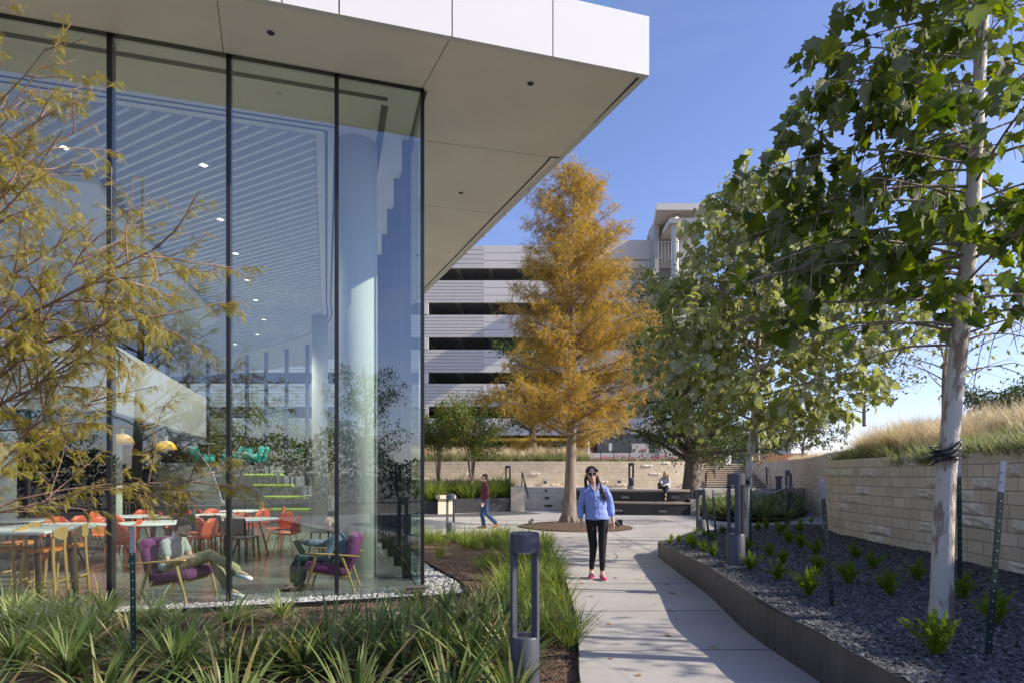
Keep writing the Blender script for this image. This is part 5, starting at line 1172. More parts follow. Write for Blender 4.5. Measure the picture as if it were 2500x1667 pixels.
# bar stool, faces +X before turning
def stool():
    root = thing('bar_stool','x','stool'); b = MB()
    b.prism([(math.cos(a)*.20*(1.0 if abs(math.cos(a))<.9 else .95), math.sin(a)*.20) for a in np.linspace(0,6.283,21)[:-1]], .655, .69); b.build('seat', m_orange, root)
    for sx in (-1,1):
        for sy in (-1,1):
            b = MB(); top = (sx*.15, sy*.15, .655) if sx > 0 else (sx*.17, sy*.16, .93); b.tube([(sx*.19*1.05, sy*.19, 0),(sx*.16,sy*.165,.655)]+([top] if sx<0 else []), [.017,.021]+([.016] if sx<0 else []), 8); b.build('leg', m_chw, root)
    for z, a in ((.26,0),(.22,1)):
        b = MB()
        for s in (-1,1):
            if a: b.tube([(-.18,s*.18,z),(.18,s*.18,z)], .012, 6)
            else: b.tube([(s*.185,-.18,z),(s*.185,.18,z)], .014, 6)
        b.build('stretcher', m_chw, root)
    b = MB(); pts = [(-.175+.03*math.cos(t*1.6)*0-.035*(1-t*t), .20*t) for t in np.linspace(-1,1,9)]
    vs = []; 
    for (x,y) in pts: hh = .085*math.sqrt(max(.15,1-(y/.21)**2)); vs += [(x,y,.88-hh),(x,y,.88+hh),(x-.014,y,.88+hh),(x-.014,y,.88-hh)]
    b.add(vs, [(i*4+k,(i+1)*4+k,(i+1)*4+(k+1)%4,i*4+(k+1)%4) for i in range(8) for k in range(4)]+[(3,2,1,0),(32,33,34,35)]); b.build('backrest', m_chw, root)
    return root
s0 = stool(); first = True
for (u,v,rz,lab) in ((108,1468,R(195),'wooden bar stool with orange seat nearest the second mullion'),(163,1452,R(195),'second wooden bar stool, just behind the nearest one'),(12,1466,R(195),'wooden bar stool cut by the left edge of the picture'),(45,1440,R(190),'wooden bar stool between the table leg and the nearest stool')):
    o = s0 if first else copy_tree(s0); first = False; p = fl(u,v); o.location = p; o.rotation_euler.z = rz; tag(o, lab, 'stool', 'orange-seated bar stools at the white table')
# small yellow stools far back
def mini_table(name, label, p, h, r, group=None, sq=None, top=m_tabw, legm=m_chdark):
    root = thing(name, label, 'table', p, 0, group); b = MB()
    if sq: b.bbox((0,0,h-.015),(sq[0],sq[1],.035),.01)
    else: b.lathe((0,0,0),[(0,h-.03),(r-.01,h-.03),(r,h-.018),(r,h-.006),(r-.008,h),(0,h)],36)
    b.build('tabletop', top, root)
    if sq:
        for sx in (-1,1):
            for sy in (-1,1): b = MB(); b.tube([(sx*(sq[0]/2-.08),sy*(sq[1]/2-.08),0),(sx*(sq[0]/2-.14),sy*(sq[1]/2-.12),h-.03)], .028, 8); b.build('leg', legm, root)
    else:
        for k in range(4): a = k*math.pi/2+.6; b = MB(); b.tube([(math.cos(a)*r*.62,math.sin(a)*r*.62,0),(math.cos(a)*r*.28,math.sin(a)*r*.28,h-.03)], .018, 8); b.build('leg', legm, root)
    return root
# counter-height white table at left
o = mini_table('high_table','long white-topped high table at the left edge with stools around it', Vector((-6.75,8.05,ZF)), .91, 0, None, (1.75,.8))
def red_chair():
    root = thing('shell_chair','x','chair'); b = MB(); nu, nv = 9, 9; vs = []
    for i in range(nu):
        for j in range(nv):
            s = i/(nu-1); t = (j/(nv-1)*2-1); wd = .235*(1-.12*abs(s-.5))*(1 if s < .75 else math.sqrt(max(.2,1-((s-.75)/.27)**2)))
            if s < .5: x = .22-.42*(s/.5); z = .445+.02*t*t-.02*math.sin(s*6)
            else: q = (s-.5)/.5; x = -.20-.10*q; z = .445+.38*q
            x2 = x+(.05*t*t if s > .5 else 0); vs.append((x2, t*wd, z+(.03*t*t if s <= .5 else 0)))
    b.add(vs, [(i*nv+j,(i+1)*nv+j,(i+1)*nv+j+1,i*nv+j+1) for i in range(nu-1) for j in range(nv-1)])
    sh = b.build('shell', m_red, root, smooth=True); sm = sh.modifiers.new('thick','SOLIDIFY'); sm.thickness = .012
    for sx in (-1,1):
        for sy in (-1,1): b = MB(); b.tube([(sx*.22,sy*.22,0),(sx*.12,sy*.12,.44)], [.008,.010], 6); b.build('leg', m_red, root)
    return root
rc = red_chair(); first = True
tabs = [(118,1283,.86,'round white table behind the stools at far left'),(372,1274,.62,'round white table just left of the seated bearded man'),(330,1258,.5,'round white table behind the second mullion'),(520,1255,.5,'round white table behind the bearded man'),(612,1265,.55,'round white table between the two seated men'),(55,1268,.55,'round white table far behind the stools at the left edge'),(585,1245,.5,'round white table closest to the stepped seating')]
rt = None; ci = 0
for (u,v,r_,lab) in tabs:
    Y = (H-.69)*F/(v-HZ); p = Vector(((u-1250)/F*Y, Y, ZF))
    o = mini_table('round_table', lab, p, .74, r_, 'round white café tables')
    for k, a in enumerate((R(200),R(-20),R(95),R(-75))):
        if (u,k) in ((118,1),(585,2)): continue
        c = rc if first else copy_tree(rc); first = False
        d = Vector((math.cos(a+u), math.sin(a+u)*1.0,0)); q = p+d*(r_+.30); 
        c.location = q; c.rotation_euler.z = math.atan2(-d.y,-d.x)+random.Random(u+k).uniform(-.3,.3)
        side = ['left','right','far','near'][k]
        tag(c, 'orange-red shell chair at the '+lab.replace('round white table','round table'), 'chair', 'red shell chairs at the '+lab.replace('round white table ',''))
# long table and black chairs behind the bearded man
mini_table('dining_table','dark-legged wooden table behind the bearded man', fl(480,1345)+Vector((0,0,0)), .74, 0, None, (1.7,.8), m_oaktop)
def dark_chair():
    root = thing('dining_chair','x','chair'); b = MB(); b.bbox((0,0,.45),(.44,.44,.035),.015); b.build('seat', m_chdark, root)
    b = MB(); b.bbox((-.22,0,.66),(.03,.44,.34),.014,M=Matrix.Rotation(R(-8),3,'Y')); b.build('backrest', m_chdark, root)
    for sx in (-1,1):
        for sy in (-1,1): b = MB(); b.tube([(sx*.23,sy*.22,0),(sx*.19,sy*.19,.44)], [.014,.018], 8); b.build('leg', m_chdark, root)
    return root
dc = dark_chair(); first = True
for (u,v,rz,lab) in ((462,1352,R(95),'black dining chair directly behind the bearded man'),(528,1358,R(88),'black dining chair just right of the bearded man'),(592,1372,R(80),'black dining chair at the right end of the wooden table'),(792,1352,R(170),'dark green lounge chair behind the bald man')):
    o = dc if first else copy_tree(dc); first = False; o.location = fl(u,v-4); o.rotation_euler.z = rz; tag(o, lab, 'chair', 'black dining chairs')
# far bar table with yellow stools
mini_table('high_table','long narrow high table far back under the yellow lamps', fl(395,1262), 1.0, 0, None, (3.0,.6), m_tabw)
for (u,lab) in ((312,'small yellow stool farthest left at the far high table'),(365,'small yellow stool left of centre at the far high table'),(418,'small yellow stool right of centre at the far high table'),(455,'small yellow stool farthest right at the far high table')):
    o = copy_tree(s0); o.location = fl(u,1272); o.rotation_euler.z = R(90); tag(o, lab, 'stool', 'yellow stools at the far high table')
# armchairs (face +X)
def armchair():
    root = thing('armchair','x','armchair')
    Ms = Matrix.Rotation(R(-9),3,'Y'); Mb = Matrix.Rotation(R(-17),3,'Y')
    b = MB(); b.bbox((.03,0,.335),(.60,.54,.135),.035,M=Ms); b.build('seat_cushion', m_purple, root, auto=50)
    b = MB(); b.bbox((-.30,0,.555),(.14,.54,.46),.035,M=Mb); b.bbox((-.335,0,.735),(.16,.535,.14),.04,M=Mb); bk = b.build('back_cushion', m_purple, root, auto=50)
    for sy in (-1,1):
        y = sy*.315
        b = MB(); b.tube([(-.42,y,.505),(-.1,y,.535),(.30,y,.565)], [(.030,.013)]*3, 10, side=(0,1,0)); b.build('armrest', m_chw, root, auto=50)
        b = MB(); b.tube([(-.36,y*.97,0),(-.18,y,.52)], [.014,.021], 8); b.build('leg', m_chw, root)
        b = MB(); b.tube([(.32,y*.97,0),(.16,y,.55)], [.014,.021], 8); b.build('leg', m_chw, root)
    b = MB(); b.box((0,0,.25),(.5,.5,.02),M=Ms); 
    for sx in (-.2,.2): b.tube([(sx,-.31,.27),(sx,.31,.27)], .013, 6)
    b.build('seat_frame', m_chw, root); return root
ac = armchair(); A1 = Vector((-4.33,8.02,ZF)); ac.location = A1; ac.rotation_euler.z = R(-8); tag(ac,'purple armchair with wooden arms holding the bearded man','armchair','purple armchairs behind the glass')
ac2 = copy_tree(ac); A2 = Vector((-2.56,8.72,ZF)); ac2.location = A2; ac2.rotation_euler.z = R(188); tag(ac2,'purple armchair with wooden arms holding the bald man with the laptop','armchair','purple armchairs behind the glass')
# teal lounge chairs on the upper landing
def lounge():
    root = thing('lounge_chair','x','chair'); b = MB(); b.bbox((0,0,.30),(.70,.66,.24),.06); b.build('seat', m_tealf, root, auto=50); b = MB(); b.bbox((-.36,0,.55),(.16,.70,.62),.07,M=Matrix.Rotation(R(-18),3,'Y')); b.build('backrest', m_tealf, root, auto=50)
    for s in (-1,1): b = MB(); b.bbox((-.02,s*.36,.40),(.62,.10,.26),.04); b.build('armrest', m_tealf, root, auto=50)
    b = MB(); b.cyl((0,0),.25,0,.18,16); b.build('plinth', m_chdark, root); return root
lc = lounge(); first = True
for (u,v,Y,rz,lab) in ((497,1134,25.4,0,'teal lounge chair farthest left on the top tier'),(562,1134,25.6,R(200),'teal lounge chair second from left on the top tier'),(585,1132,26.3,R(250),'teal lounge chair with its back to the far glass'),(622,1134,25.5,R(170),'teal lounge chair farthest right on the top tier')):
    o = lc if first else copy_tree(lc); first = False; o.location = ((u-1250)/F*Y, Y, 1.94); o.rotation_euler.z = rz; tag(o, lab, 'chair', 'teal lounge chairs')
# pedestal side tables and lime cushions on the tiers
for (u,v,Y,ztop,lab) in ((678,1180,23.2,0,'small white pedestal table on the third tier'),(757,1242,21.4,0,'small white pedestal table on the lowest tier beside the column'),(510,1110,25.3,0,'small white pedestal table left of the teal chairs'),(591,1132,25.2,0,'small white pedestal table between the teal chairs')):
    p = P(u,v,Y); root = thing('side_table', lab, 'table', p, 0, 'white pedestal tables'); b = MB(); b.bbox((0,0,.47),(.42,.30,.03),.008); b.build('tabletop', m_tabw, root); b = MB(); b.cyl((0,0),.028,0,.46,12); b.build('stem', m_galv, root); b = MB(); b.cyl((0,0),.14,0,.012,20); b.build('base', m_galv, root)
for i,(u0,u1,lab) in enumerate(((600,688,'lime green cushion on the fourth tier of the stepped seating'),(623,714,'lime green cushion on the third tier of the stepped seating'),(647,740,'lime green cushion on the second tier of the stepped seating'),(661,760,'lime green cushion on the lowest tier of the stepped seating'))):
    k = 3-i; Y = 21+k*.95+.3; z = ZF+.40*(k+1); x0, x1 = (u0-1250)/F*Y, (u1-1250)/F*Y
    root = thing('seat_cushion', lab, 'cushion', ((x0+x1)/2,Y,z), 0, 'lime cushions on the steps')
    for q in (0,1): b = MB(); w_ = (x1-x0)/2; b.bbox((-w_/2+q*w_,0,.045),(w_-.01,.5,.085),.025); b.build('pad', m_green, root)
# yellow pendant lamps
m_ylamp = mat('yellow_enamel', (.60,.33,.01), .4, .04)
for (u,v,Y,lab) in ((405,1097,13.2,'yellow dome pendant lamp nearest the stepped seating'),(298,1083,11.6,'yellow dome pendant lamp just right of the second mullion'),(118,1075,10.6,'yellow dome pendant lamp half hidden by the cypress branches'),(322,1110,16.5,'smaller yellow dome pendant lamp deeper in the room')):
    p = P(u,v,Y); root = thing('pendant_lamp', lab, 'lamp', p, 0, 'yellow pendant lamps'); b = MB(); n_ = 9; b.lathe((0,0,0), [(.21*math.cos(t), .20*math.sin(t)) for t in np.linspace(0,1.4,n_)], 28); b.build('lamp_shade', m_ylamp, root, smooth=True)
    b = MB(); b.lathe((0,0,.19), [(.04,0),(.04,.06),(.05,.07),(.05,.10),(0,.10)], 14); b.build('lamp_cap', m_galv, root); b = MB(); b.tube([(0,0,.28),(0,0,2.74-p.z)], .006, 5); b.build('cord', m_black, root)
# fallen leaves on the concrete and the gravel
r = np.random.default_rng(19); fp = []
while len(fp) < 90:
    y = r.uniform(4.6,22); x = r.uniform(.7,2.3 if y < 12 else 7) if r.random() < .6 else r.uniform(2.6,5.2)
    if y > 12 and 0 < x < 3.8 and y > 16.5: continue
    fp.append((x,y,(gz(x,y)+.02) if gin(x,y) else .008))
fp = np.array(fp); n = len(fp); V, Fc = cloud(SYV*np.array([1,1,.5]), SYF, fp, rnd_dirs(r,n)*np.array([1,1,.12]), rnd_dirs(r,n)*.2+np.array([0,0,1]), r.uniform(.03,.085,n))
o = np_mesh('fallen_leaves', V, Fc, leafmat('dry_leaf',[(.30,.17,.07),(.42,.28,.12),(.22,.13,.06)],trans=.1)); tag(o,'scattered dry brown leaves fallen on the path and the gravel','leaves',kind='stuff')
# ================================================================ PEOPLE
m_skin = mat('skin', (.60,.36,.26), .5, .05, 8); m_skin2 = mat('skin_tan', (.66,.42,.31), .5, .05, 8)
def stripe_mat(name, c1, c2, sc):
    m, nt, b = newmat(name); N = nt.nodes; L = nt.links; tc = N.new('ShaderNodeTexCoord'); wv = N.new('ShaderNodeTexWave'); wv.bands_direction = 'X'; wv.inputs['Scale'].default_value = sc; wv.inputs['Distortion'].default_value = .6; wv.inputs['Detail Scale'].default_value = .5
    L.new(tc.outputs['Object'], wv.inputs['Vector']); cr = N.new('ShaderNodeValToRGB'); L.new(wv.outputs['Fac'], cr.inputs[0]); cr.color_ramp.elements[0].color = rgba(c1); cr.color_ramp.elements[1].color = rgba(c2); cr.color_ramp.elements[0].position=.45; cr.color_ramp.elements[1].position=.62
    L.new(cr.outputs[0], b.inputs['Base Color']); b.inputs['Roughness'].default_value = .9
    n2 = N.new('ShaderNodeTexNoise'); L.new(tc.outputs['Object'], n2.inputs['Vector']); n2.inputs['Scale'].default_value = 9; n2.inputs['Distortion'].default_value=1.2; bp = N.new('ShaderNodeBump'); bp.inputs['Strength'].default_value = .8; bp.inputs['Distance'].default_value = .03; L.new(n2.outputs['Fac'], bp.inputs['Height']); L.new(bp.outputs[0], b.inputs['Normal']); return m
def cloth(name, c, var=.1): return mat(name, c, .9, var, 12, .5, 9)
fold_tex = bpy.data.textures.new('cloth_folds','CLOUDS'); fold_tex.noise_scale = .11; fold_tex.noise_depth = 2
def remeshed(mb, name, m, root, vox=.01, it=4):
    me = mb.mesh(name+'_raw'); o = bpy.data.objects.new(name, me); col.objects.link(o)
    r_ = o.modifiers.new('r','REMESH'); r_.mode = 'VOXEL'; r_.voxel_size = vox
    s_ = o.modifiers.new('s','SMOOTH'); s_.iterations = it; s_.factor = .5
    if name in ('shirt','trousers'):
        dm = o.modifiers.new('d','DISPLACE'); dm.texture = fold_tex; dm.strength = .026 if name == 'shirt' else .012; dm.mid_level = .22
    dg = bpy.context.evaluated_depsgraph_get(); nm = bpy.data.meshes.new_from_object(o.evaluated_get(dg)); nm.name = name
    bpy.data.objects.remove(o); nm.materials.clear(); return link(name, nm, m, root, False, True)
V3 = Vector
def caps(b, p, r): b.sphere(p, r, 12, 8)
def limb(b, pts, rad, n=12, side=None):
    b.tube(pts, rad, n, side=side)
    for p, r_ in zip(pts, rad):
        rr_ = r_ if not isinstance(r_, (tuple,list)) else min(r_)
        caps(b, p, rr_*.99)
def hand(b, wr, d, palm_n, s=1.0, curl=.5, thumb_side=1):
    """wr wrist, d hand direction, palm_n palm normal"""
    d = d.normalized(); pn = (palm_n-d*palm_n.dot(d)).normalized(); a = d.cross(pn)*thumb_side
    b.tube([wr, wr+d*.035*s, wr+d*.085*s], [(.022*s,.017*s),(.034*s,.014*s),(.036*s,.013*s)], 10, side=a)
    caps(b, wr+d*.085*s, .013*s)
    for k,(off,L) in enumerate(((.029,.068),(.010,.078),(-.010,.072),(-.028,.056))):
        p0 = wr+d*.08*s+a*off*s; c = curl*(1+.15*k); d1 = (d+pn*c*.5).normalized(); d2 = (d+pn*c*1.3).normalized(); d3 = (d*.7+pn*c*2).normalized()
        p1 = p0+d1*L*.45*s; p2 = p1+d2*L*.32*s; p3 = p2+d3*L*.25*s; b.tube([p0,p1,p2,p3],[.0095*s,.009*s,.008*s,.0065*s],7); caps(b,p3,.0065*s)
    p0 = wr+d*.025*s+a*.025*s; p1 = p0+(d*.6+a*.8+pn*.2).normalized()*.035*s; p2 = p1+(d*.9+a*.3+pn*.3).normalized()*.03*s; p3 = p2+(d+pn*.3).normalized()*.022*s; b.tube([p0,p1,p2,p3],[.012*s,.011*s,.0095*s,.0075*s],7); caps(b,p3,.0075*s)
def head_mesh(b, c, fwd, up, s=1.0, female=False):
    """c = centre of skull; fwd face direction"""
    f = fwd.normalized(); u = (up-f*up.dot(f)).normalized(); r = f.cross(u); M_ = Matrix((r, f, u)).transposed()
    def q(x,y,z): return c+M_@V3((x*s,y*s,z*s))
    b.sphere(q(0,-.012,.025), (.074*s,.093*s,.085*s), 16, 11, M_)
    b.sphere(q(0,.022,-.035), (.060*s,.066*s,.072*s), 14, 9, M_); b.sphere(q(0,.052,-.088), (.026*s,.024*s,.022*s), 10, 7, M_)
    b.sphere(q(0,.04,-.06), (.042*s,.042*s,.04*s), 10, 7, M_)
    b.tube([q(0,.083,.022), q(0,.100,-.012), q(0,.112,-.028), q(0,.090,-.036)], [(.008*s,.008*s),(.011*s,.010*s),(.017*s,.011*s),(.010*s,.007*s)], 8, side=r)
    for sx in (-1,1):
        b.sphere(q(sx*.079,-.008,-.008), (.010*s,.020*s,.032*s), 8, 7, M_)
        b.sphere(q(sx*.036,.062,-.018), (.022*s,.018*s,.02*s), 8, 6, M_); b.sphere(q(sx*.03,.078,.034), (.024*s,.011*s,.008*s), 8, 6, M_)
    b.sphere(q(0,.084,-.058), (.024*s,.010*s,.006*s), 8, 6, M_); b.sphere(q(0,.082,-.069), (.020*s,.011*s,.006*s), 8, 6, M_)
    return q, M_
def face_parts(root, q, M_, s, shades=False, glasses=False):
    if shades or glasses:
        b = MB()
        for sx in (-1,1):
            if shades: b.sphere(q(sx*.034,.092,.008), (.028*s,.010*s,.022*s), 14, 8, M_)
            else: b.tube([q(sx*.034+.026*math.cos(t),.096,.006+.022*math.sin(t)) for t in np.linspace(0,6.283,16)], .0028*s, 5)
            b.tube([q(sx*.062,.090,.014), q(sx*.080,.02,.012)], .0035*s, 5)
        b.tube([q(-.01,.1,.012), q(.01,.1,.012)], .004*s, 5); b.build('sunglasses' if shades else 'glasses', m_black, root)
    if not shades:
        b = MB(); 
        for sx in (-1,1): b.sphere(q(sx*.031,.079,.010), (.014*s,.009*s,.0065*s), 10, 6, M_)
        b.build('eyes', m_eye, root)
    b = MB(); b.sphere(q(0,.0925,-.063), (.023*s,.005*s,.0055*s), 10, 6, M_); b.build('mouth', m_lip, root)
m_eye = mat('eye_dark', (.05,.035,.03), .3, .1); m_lip = mat('lips', (.36,.10,.09), .5, .05)
m_hair = mat('brown_hair', (.045,.026,.017), .5, .4, 30, .8, 60, stretch=(6,6,.6)); m_blond = mat('blond_hair', (.50,.36,.18), .5, .25, 30, .8, 60, stretch=(6,6,.6)); m_hairb = mat('dark_hair', (.025,.018,.014), .5, .3, 30, .6, 60)
m_grey_hair = mat('stubble', (.14,.11,.09), .9, .2, 60)
def hairy_strands(root, name, roots_tips, m, seed=0, n=120, w=.010):
    rg = random.Random(seed); b = MB()
    for (p0, p1, p2, sp) in roots_tips:
        for k in range(n//len(roots_tips)):
            j = V3((rg.gauss(0,sp*.5),rg.gauss(0,sp*.5),rg.gauss(0,.01))); j2 = V3((rg.gauss(0,sp),rg.gauss(0,sp),rg.gauss(0,.03)))
            b.tube([p0+j*.6, p1+j, p1.lerp(p2,.5)+(j+j2)*.5, p2+j2], [w*.5,w*.6,w*.5,w*.12], 4, caps=False)
    return b.build(name, m, root, smooth=True)
# generic body; J holds joint positions in local space
def person(label, loc, rz, J, skin, shirt, pants, shoe, fwd, up=V3((0,0,1)), s=1.0, female=False, sleeve=1.0, vox=.010, hs=1.0, curl=.4, palmL=V3((1,0,0)), palmR=V3((-1,0,0)), cuff=.93, sandal=None, loose=1.0, handdirL=None, handdirR=None, shirt_drop=0.0):
    root = thing('person', label, 'person', loc, rz)
    nk, hd, ch, wa, pe = J['neck'], J['head'], J['chest'], J['waist'], J['pelvis']
    side = (J['shR']-J['shL']).normalized(); hip = (J['hpR']-J['hpL']).normalized()
    # --- continuous body
    b = MB(); fm = .88 if female else 1.0
    limb(b, [pe, wa, ch, nk-(nk-ch)*.25], [(.150*fm*1.05,.105),(.118*fm,.090),(.150*fm,.108),(.085,.065)], 14, side)
    limb(b, [nk-(nk-ch)*.3, nk, hd-(hd-nk)*.35], [.062*fm,.052*fm,.050*fm], 10)
    for k in 'LR':
        sh, el, wr = J['sh'+k], J['el'+k], J['wr'+k]; limb(b, [ch.lerp(sh,.6), sh, sh.lerp(el,.5), el, el.lerp(wr,.35), wr], [.058*fm,.052*fm,.043*fm,.036*fm,.037*fm,.025*fm])
        hp, kn, an_ = J['hp'+k], J['kn'+k], J['an'+k]; limb(b, [hp, hp.lerp(kn,.45), kn, kn.lerp(an_,.35), an_], [.088*fm,.074*fm,.054*fm,.055*fm,.036*fm])
        to = J['to'+k]; limb(b, [an_+(V3((0,0,-.03)) if (to-an_).z < 0 else V3((0,0,0))), an_.lerp(to,.5), to], [.034,.030,.022])
        hdv = (wr-el).normalized() if (handdirL if k=='L' else handdirR) is None else (handdirL if k=='L' else handdirR)
        hand(b, wr, hdv, palmL if k=='L' else palmR, hs, curl, 1 if k=='L' else -1)
    q, M_ = head_mesh(b, hd, fwd, up, s*.97, female)
    body = remeshed(b, 'body', skin, root, vox*.75, 2)
    # --- shirt
    b = MB(); lw = wa.lerp(pe, .75)-V3((0,0,shirt_drop)); L_ = loose
    b.tube([lw-V3((0,0,.02)), lw, wa, ch, ch.lerp(nk,.72)], [(.205*fm,.135*L_),(.205*fm,.138*L_),(.158*fm*L_,.118*L_),(.168*fm*L_,.126*L_),(.09*fm,.072)], 18, side=side)
    for k in 'LR':
        sh, el, wr = J['sh'+k], J['el'+k], J['wr'+k]; pts = [ch.lerp(sh,.6), sh, sh.lerp(el,.5)]; rd_ = [.060*fm,.055*fm,.052*fm*L_]
        if sleeve > .5: pts += [el, el.lerp(wr,.4), el.lerp(wr,sleeve)]; rd_ += [.050*fm*L_,.048*fm*L_,.040*fm*L_]
        limb(b, pts, rd_)
    for k in 'LR': limb(b, [nk-(nk-ch)*.22, J['sh'+k]+V3((0,0,.008))], [.056*fm,.050*fm])
    if not female: limb(b, [nk-(nk-ch)*.25, nk-(nk-ch)*.05], [.070*fm,.066*fm], 12)
    sho = remeshed(b, 'shirt', shirt, root, vox, 3)
    # --- trousers
    b = MB(); limb(b, [wa.lerp(pe,.55), pe], [(.145*fm,.108),(.160*fm,.118)], 14, hip)
    for k in 'LR':
        hp, kn, an_ = J['hp'+k], J['kn'+k], J['an'+k]; limb(b, [pe.lerp(hp,.5), hp, hp.lerp(kn,.45), kn, kn.lerp(an_,.4), kn.lerp(an_,cuff)], [.105*fm,.098*fm,(.084 if not female else .078)*fm,.066*fm,(.062 if not female else .056)*fm,(.058 if not female else .043)*fm])
    remeshed(b, 'trousers', pants, root, vox, 3)
    for k in 'LR':
        an_, to = J['an'+k], J['to'+k]; b = MB(); d = (to-an_); heel = an_-V3((d.x,d.y,0)).normalized()*.045+V3((0,0,-.055)) if abs(d.z) < .13 else an_-d.normalized()*.03
        fl_ = V3((d.x,d.y,0)).normalized(); sd2 = V3((-fl_.y,fl_.x,0)) if (abs(d.x)+abs(d.y)) > .02 else V3((1,0,0))
        limb(b, [heel+V3((0,0,.005)), heel.lerp(to,.55)+V3((0,0,.006)), to], [(.036,.034),(.046,.036),(.036,.026)], 12, sd2)
        if sandal is None: limb(b, [an_+V3((0,0,-.01)), an_+V3((0,0,-.045))], [.038,.040], 10)
        remeshed(b, 'shoe', shoe, root, vox*.8, 2)
    return root, q, M_, body
# 1) woman walking on the path (faces the camera, -Y)
WL = G(1456,1413); S_ = 1.0
J = dict(head=V3((-.075,-.02,1.585)), neck=V3((-.04,.0,1.445)), chest=V3((-.02,0,1.26)), waist=V3((-.005,.0,1.07)), pelvis=V3((.01,.0,.93)),
  shL=V3((.145,.0,1.345)), shR=V3((-.195,.0,1.335)), elL=V3((.215,.03,1.12)), elR=V3((-.240,.04,1.10)), wrL=V3((.245,-.04,.885)), wrR=V3((-.235,-.05,.865)),
  hpL=V3((.10,0,.90)), hpR=V3((-.085,0,.90)), knL=V3((.085,-.05,.50)), knR=V3((-.045,.01,.50)), anL=V3((.085,-.02,.10)), anR=V3((-.06,.12,.11)), toL=V3((.10,-.19,.028)), toR=V3((-.085,-.03,.03)))
m_bshirt = stripe_mat('blue_striped_shirt', (.10,.16,.50), (.40,.50,.86), 26)
root, q, M_, body = person('dark-haired woman in a blue striped shirt and black trousers walking along the path', WL, 0, J, m_skin, m_bshirt, cloth('black_trousers',(.012,.012,.015)), mat('pink_shoe',(.52,.01,.16),.7,.05), V3((0,-1,.0)), s=1.05, female=True, sleeve=.62, cuff=.86, sandal=1, loose=1.12, hs=.98, vox=.009, palmL=V3((-1,0,0)), palmR=V3((1,0,0)), shirt_drop=.03)
face_parts(root, q, M_, 1.02, shades=True)
b = MB(); b.sphere(q(0,-.038,.048),(.090,.096,.086),16,10,M_); b.sphere(q(0,-.05,-.02),(.084,.07,.09),14,9,M_); b.sphere(q(.062,.040,.058),(.035,.035,.03),10,7,M_); b.sphere(q(-.062,.040,.058),(.035,.035,.03),10,7,M_)
remeshed(b,'hair',m_hair,root,.009,2)
# loose hair falls over her left shoulder (picture right) and a little on the other side
hairy_strands(root,'hair_length',[(q(-.075,-.02,.01),q(-.095,-.005,-.10),V3((.075,-.13,1.24)),.020),(q(-.08,-.04,.0),q(-.11,-.01,-.11),V3((.12,-.11,1.20)),.022),(q(.075,-.03,.0),q(.088,-.02,-.08),V3((-.155,-.03,1.36)),.014),(q(.0,-.09,.0),q(.0,-.09,-.1),V3((.0,.10,1.32)),.03)],m_hair,2,220,.012)
b = MB()
nk = J['neck']; b.tube([nk+V3((-.07,-.035,.01)), nk+V3((-.055,-.085,-.055)), nk+V3((.02,-.115,-.17))], [(.022,.006)]*3, 8, side=(0,0,1)); b.tube([nk+V3((.075,-.03,.01)), nk+V3((.065,-.085,-.055)), nk+V3((.02,-.115,-.17))], [(.022,.006)]*3, 8, side=(0,0,1)); b.build('collar', m_bshirt, root, smooth=True)
b = MB(); b.add([tuple(nk+V3(p)) for p in ((-.05,-.088,-.035),(.055,-.088,-.035),(.02,-.126,-.15))],[(0,2,1)]); b.build('neckline', m_skin, root)
b = MB()
for k,(a) in enumerate(('L','R')):
    t = J['to'+a]; an_ = J['an'+a]; b.prism([(t.x-.04,t.y+.0),(t.x-.03,t.y-.03),(t.x+.03,t.y-.03),(t.x+.04,t.y),(an_.x+.033,an_.y+.06),(an_.x-.033,an_.y+.06)],.001,.016)
b.build('shoe_soles', mat('espadrille_sole',(.60,.50,.38),.9,.1), root)
# 2) man in maroon walking to the left: local forward = -Y, turned by rz
ML = G(1184,1289)
J = dict(head=V3((0,-.03,1.50)), neck=V3((0,.0,1.365)), chest=V3((0,.0,1.19)), waist=V3((0,.0,1.0)), pelvis=V3((0,.0,.87)),
  shL=V3((.175,.0,1.29)), shR=V3((-.175,.0,1.29)), elL=V3((.215,.02,1.02)), elR=V3((-.215,.05,1.02)), wrL=V3((.205,-.07,.79)), wrR=V3((-.20,-.02,.79)),
  hpL=V3((.09,0,.84)), hpR=V3((-.09,0,.84)), knL=V3((.085,.02,.46)), knR=V3((-.085,-.08,.46)), anL=V3((.08,.33,.15)), anR=V3((-.08,-.02,.09)), toL=V3((.08,.22,.035)), toR=V3((-.08,-.20,.03)))
root, q, M_, body = person('man in a maroon shirt and blue jeans walking left past the black planter', ML, R(-78), J, m_skin2, cloth('maroon_shirt',(.085,.018,.03)), cloth('blue_jeans',(.035,.075,.17),.25), mat('tan_shoe',(.33,.13,.04),.6,.1), V3((0,-1,0)), s=1.0, sleeve=.9, vox=.011)
face_parts(root, q, M_, 1.0, glasses=True); b = MB(); b.sphere(q(0,-.030,.058),(.082,.090,.072),14,9,M_); b.sphere(q(0,-.055,-.005),(.076,.055,.06),12,8,M_); remeshed(b,'hair',m_hairb,root,.010,2)
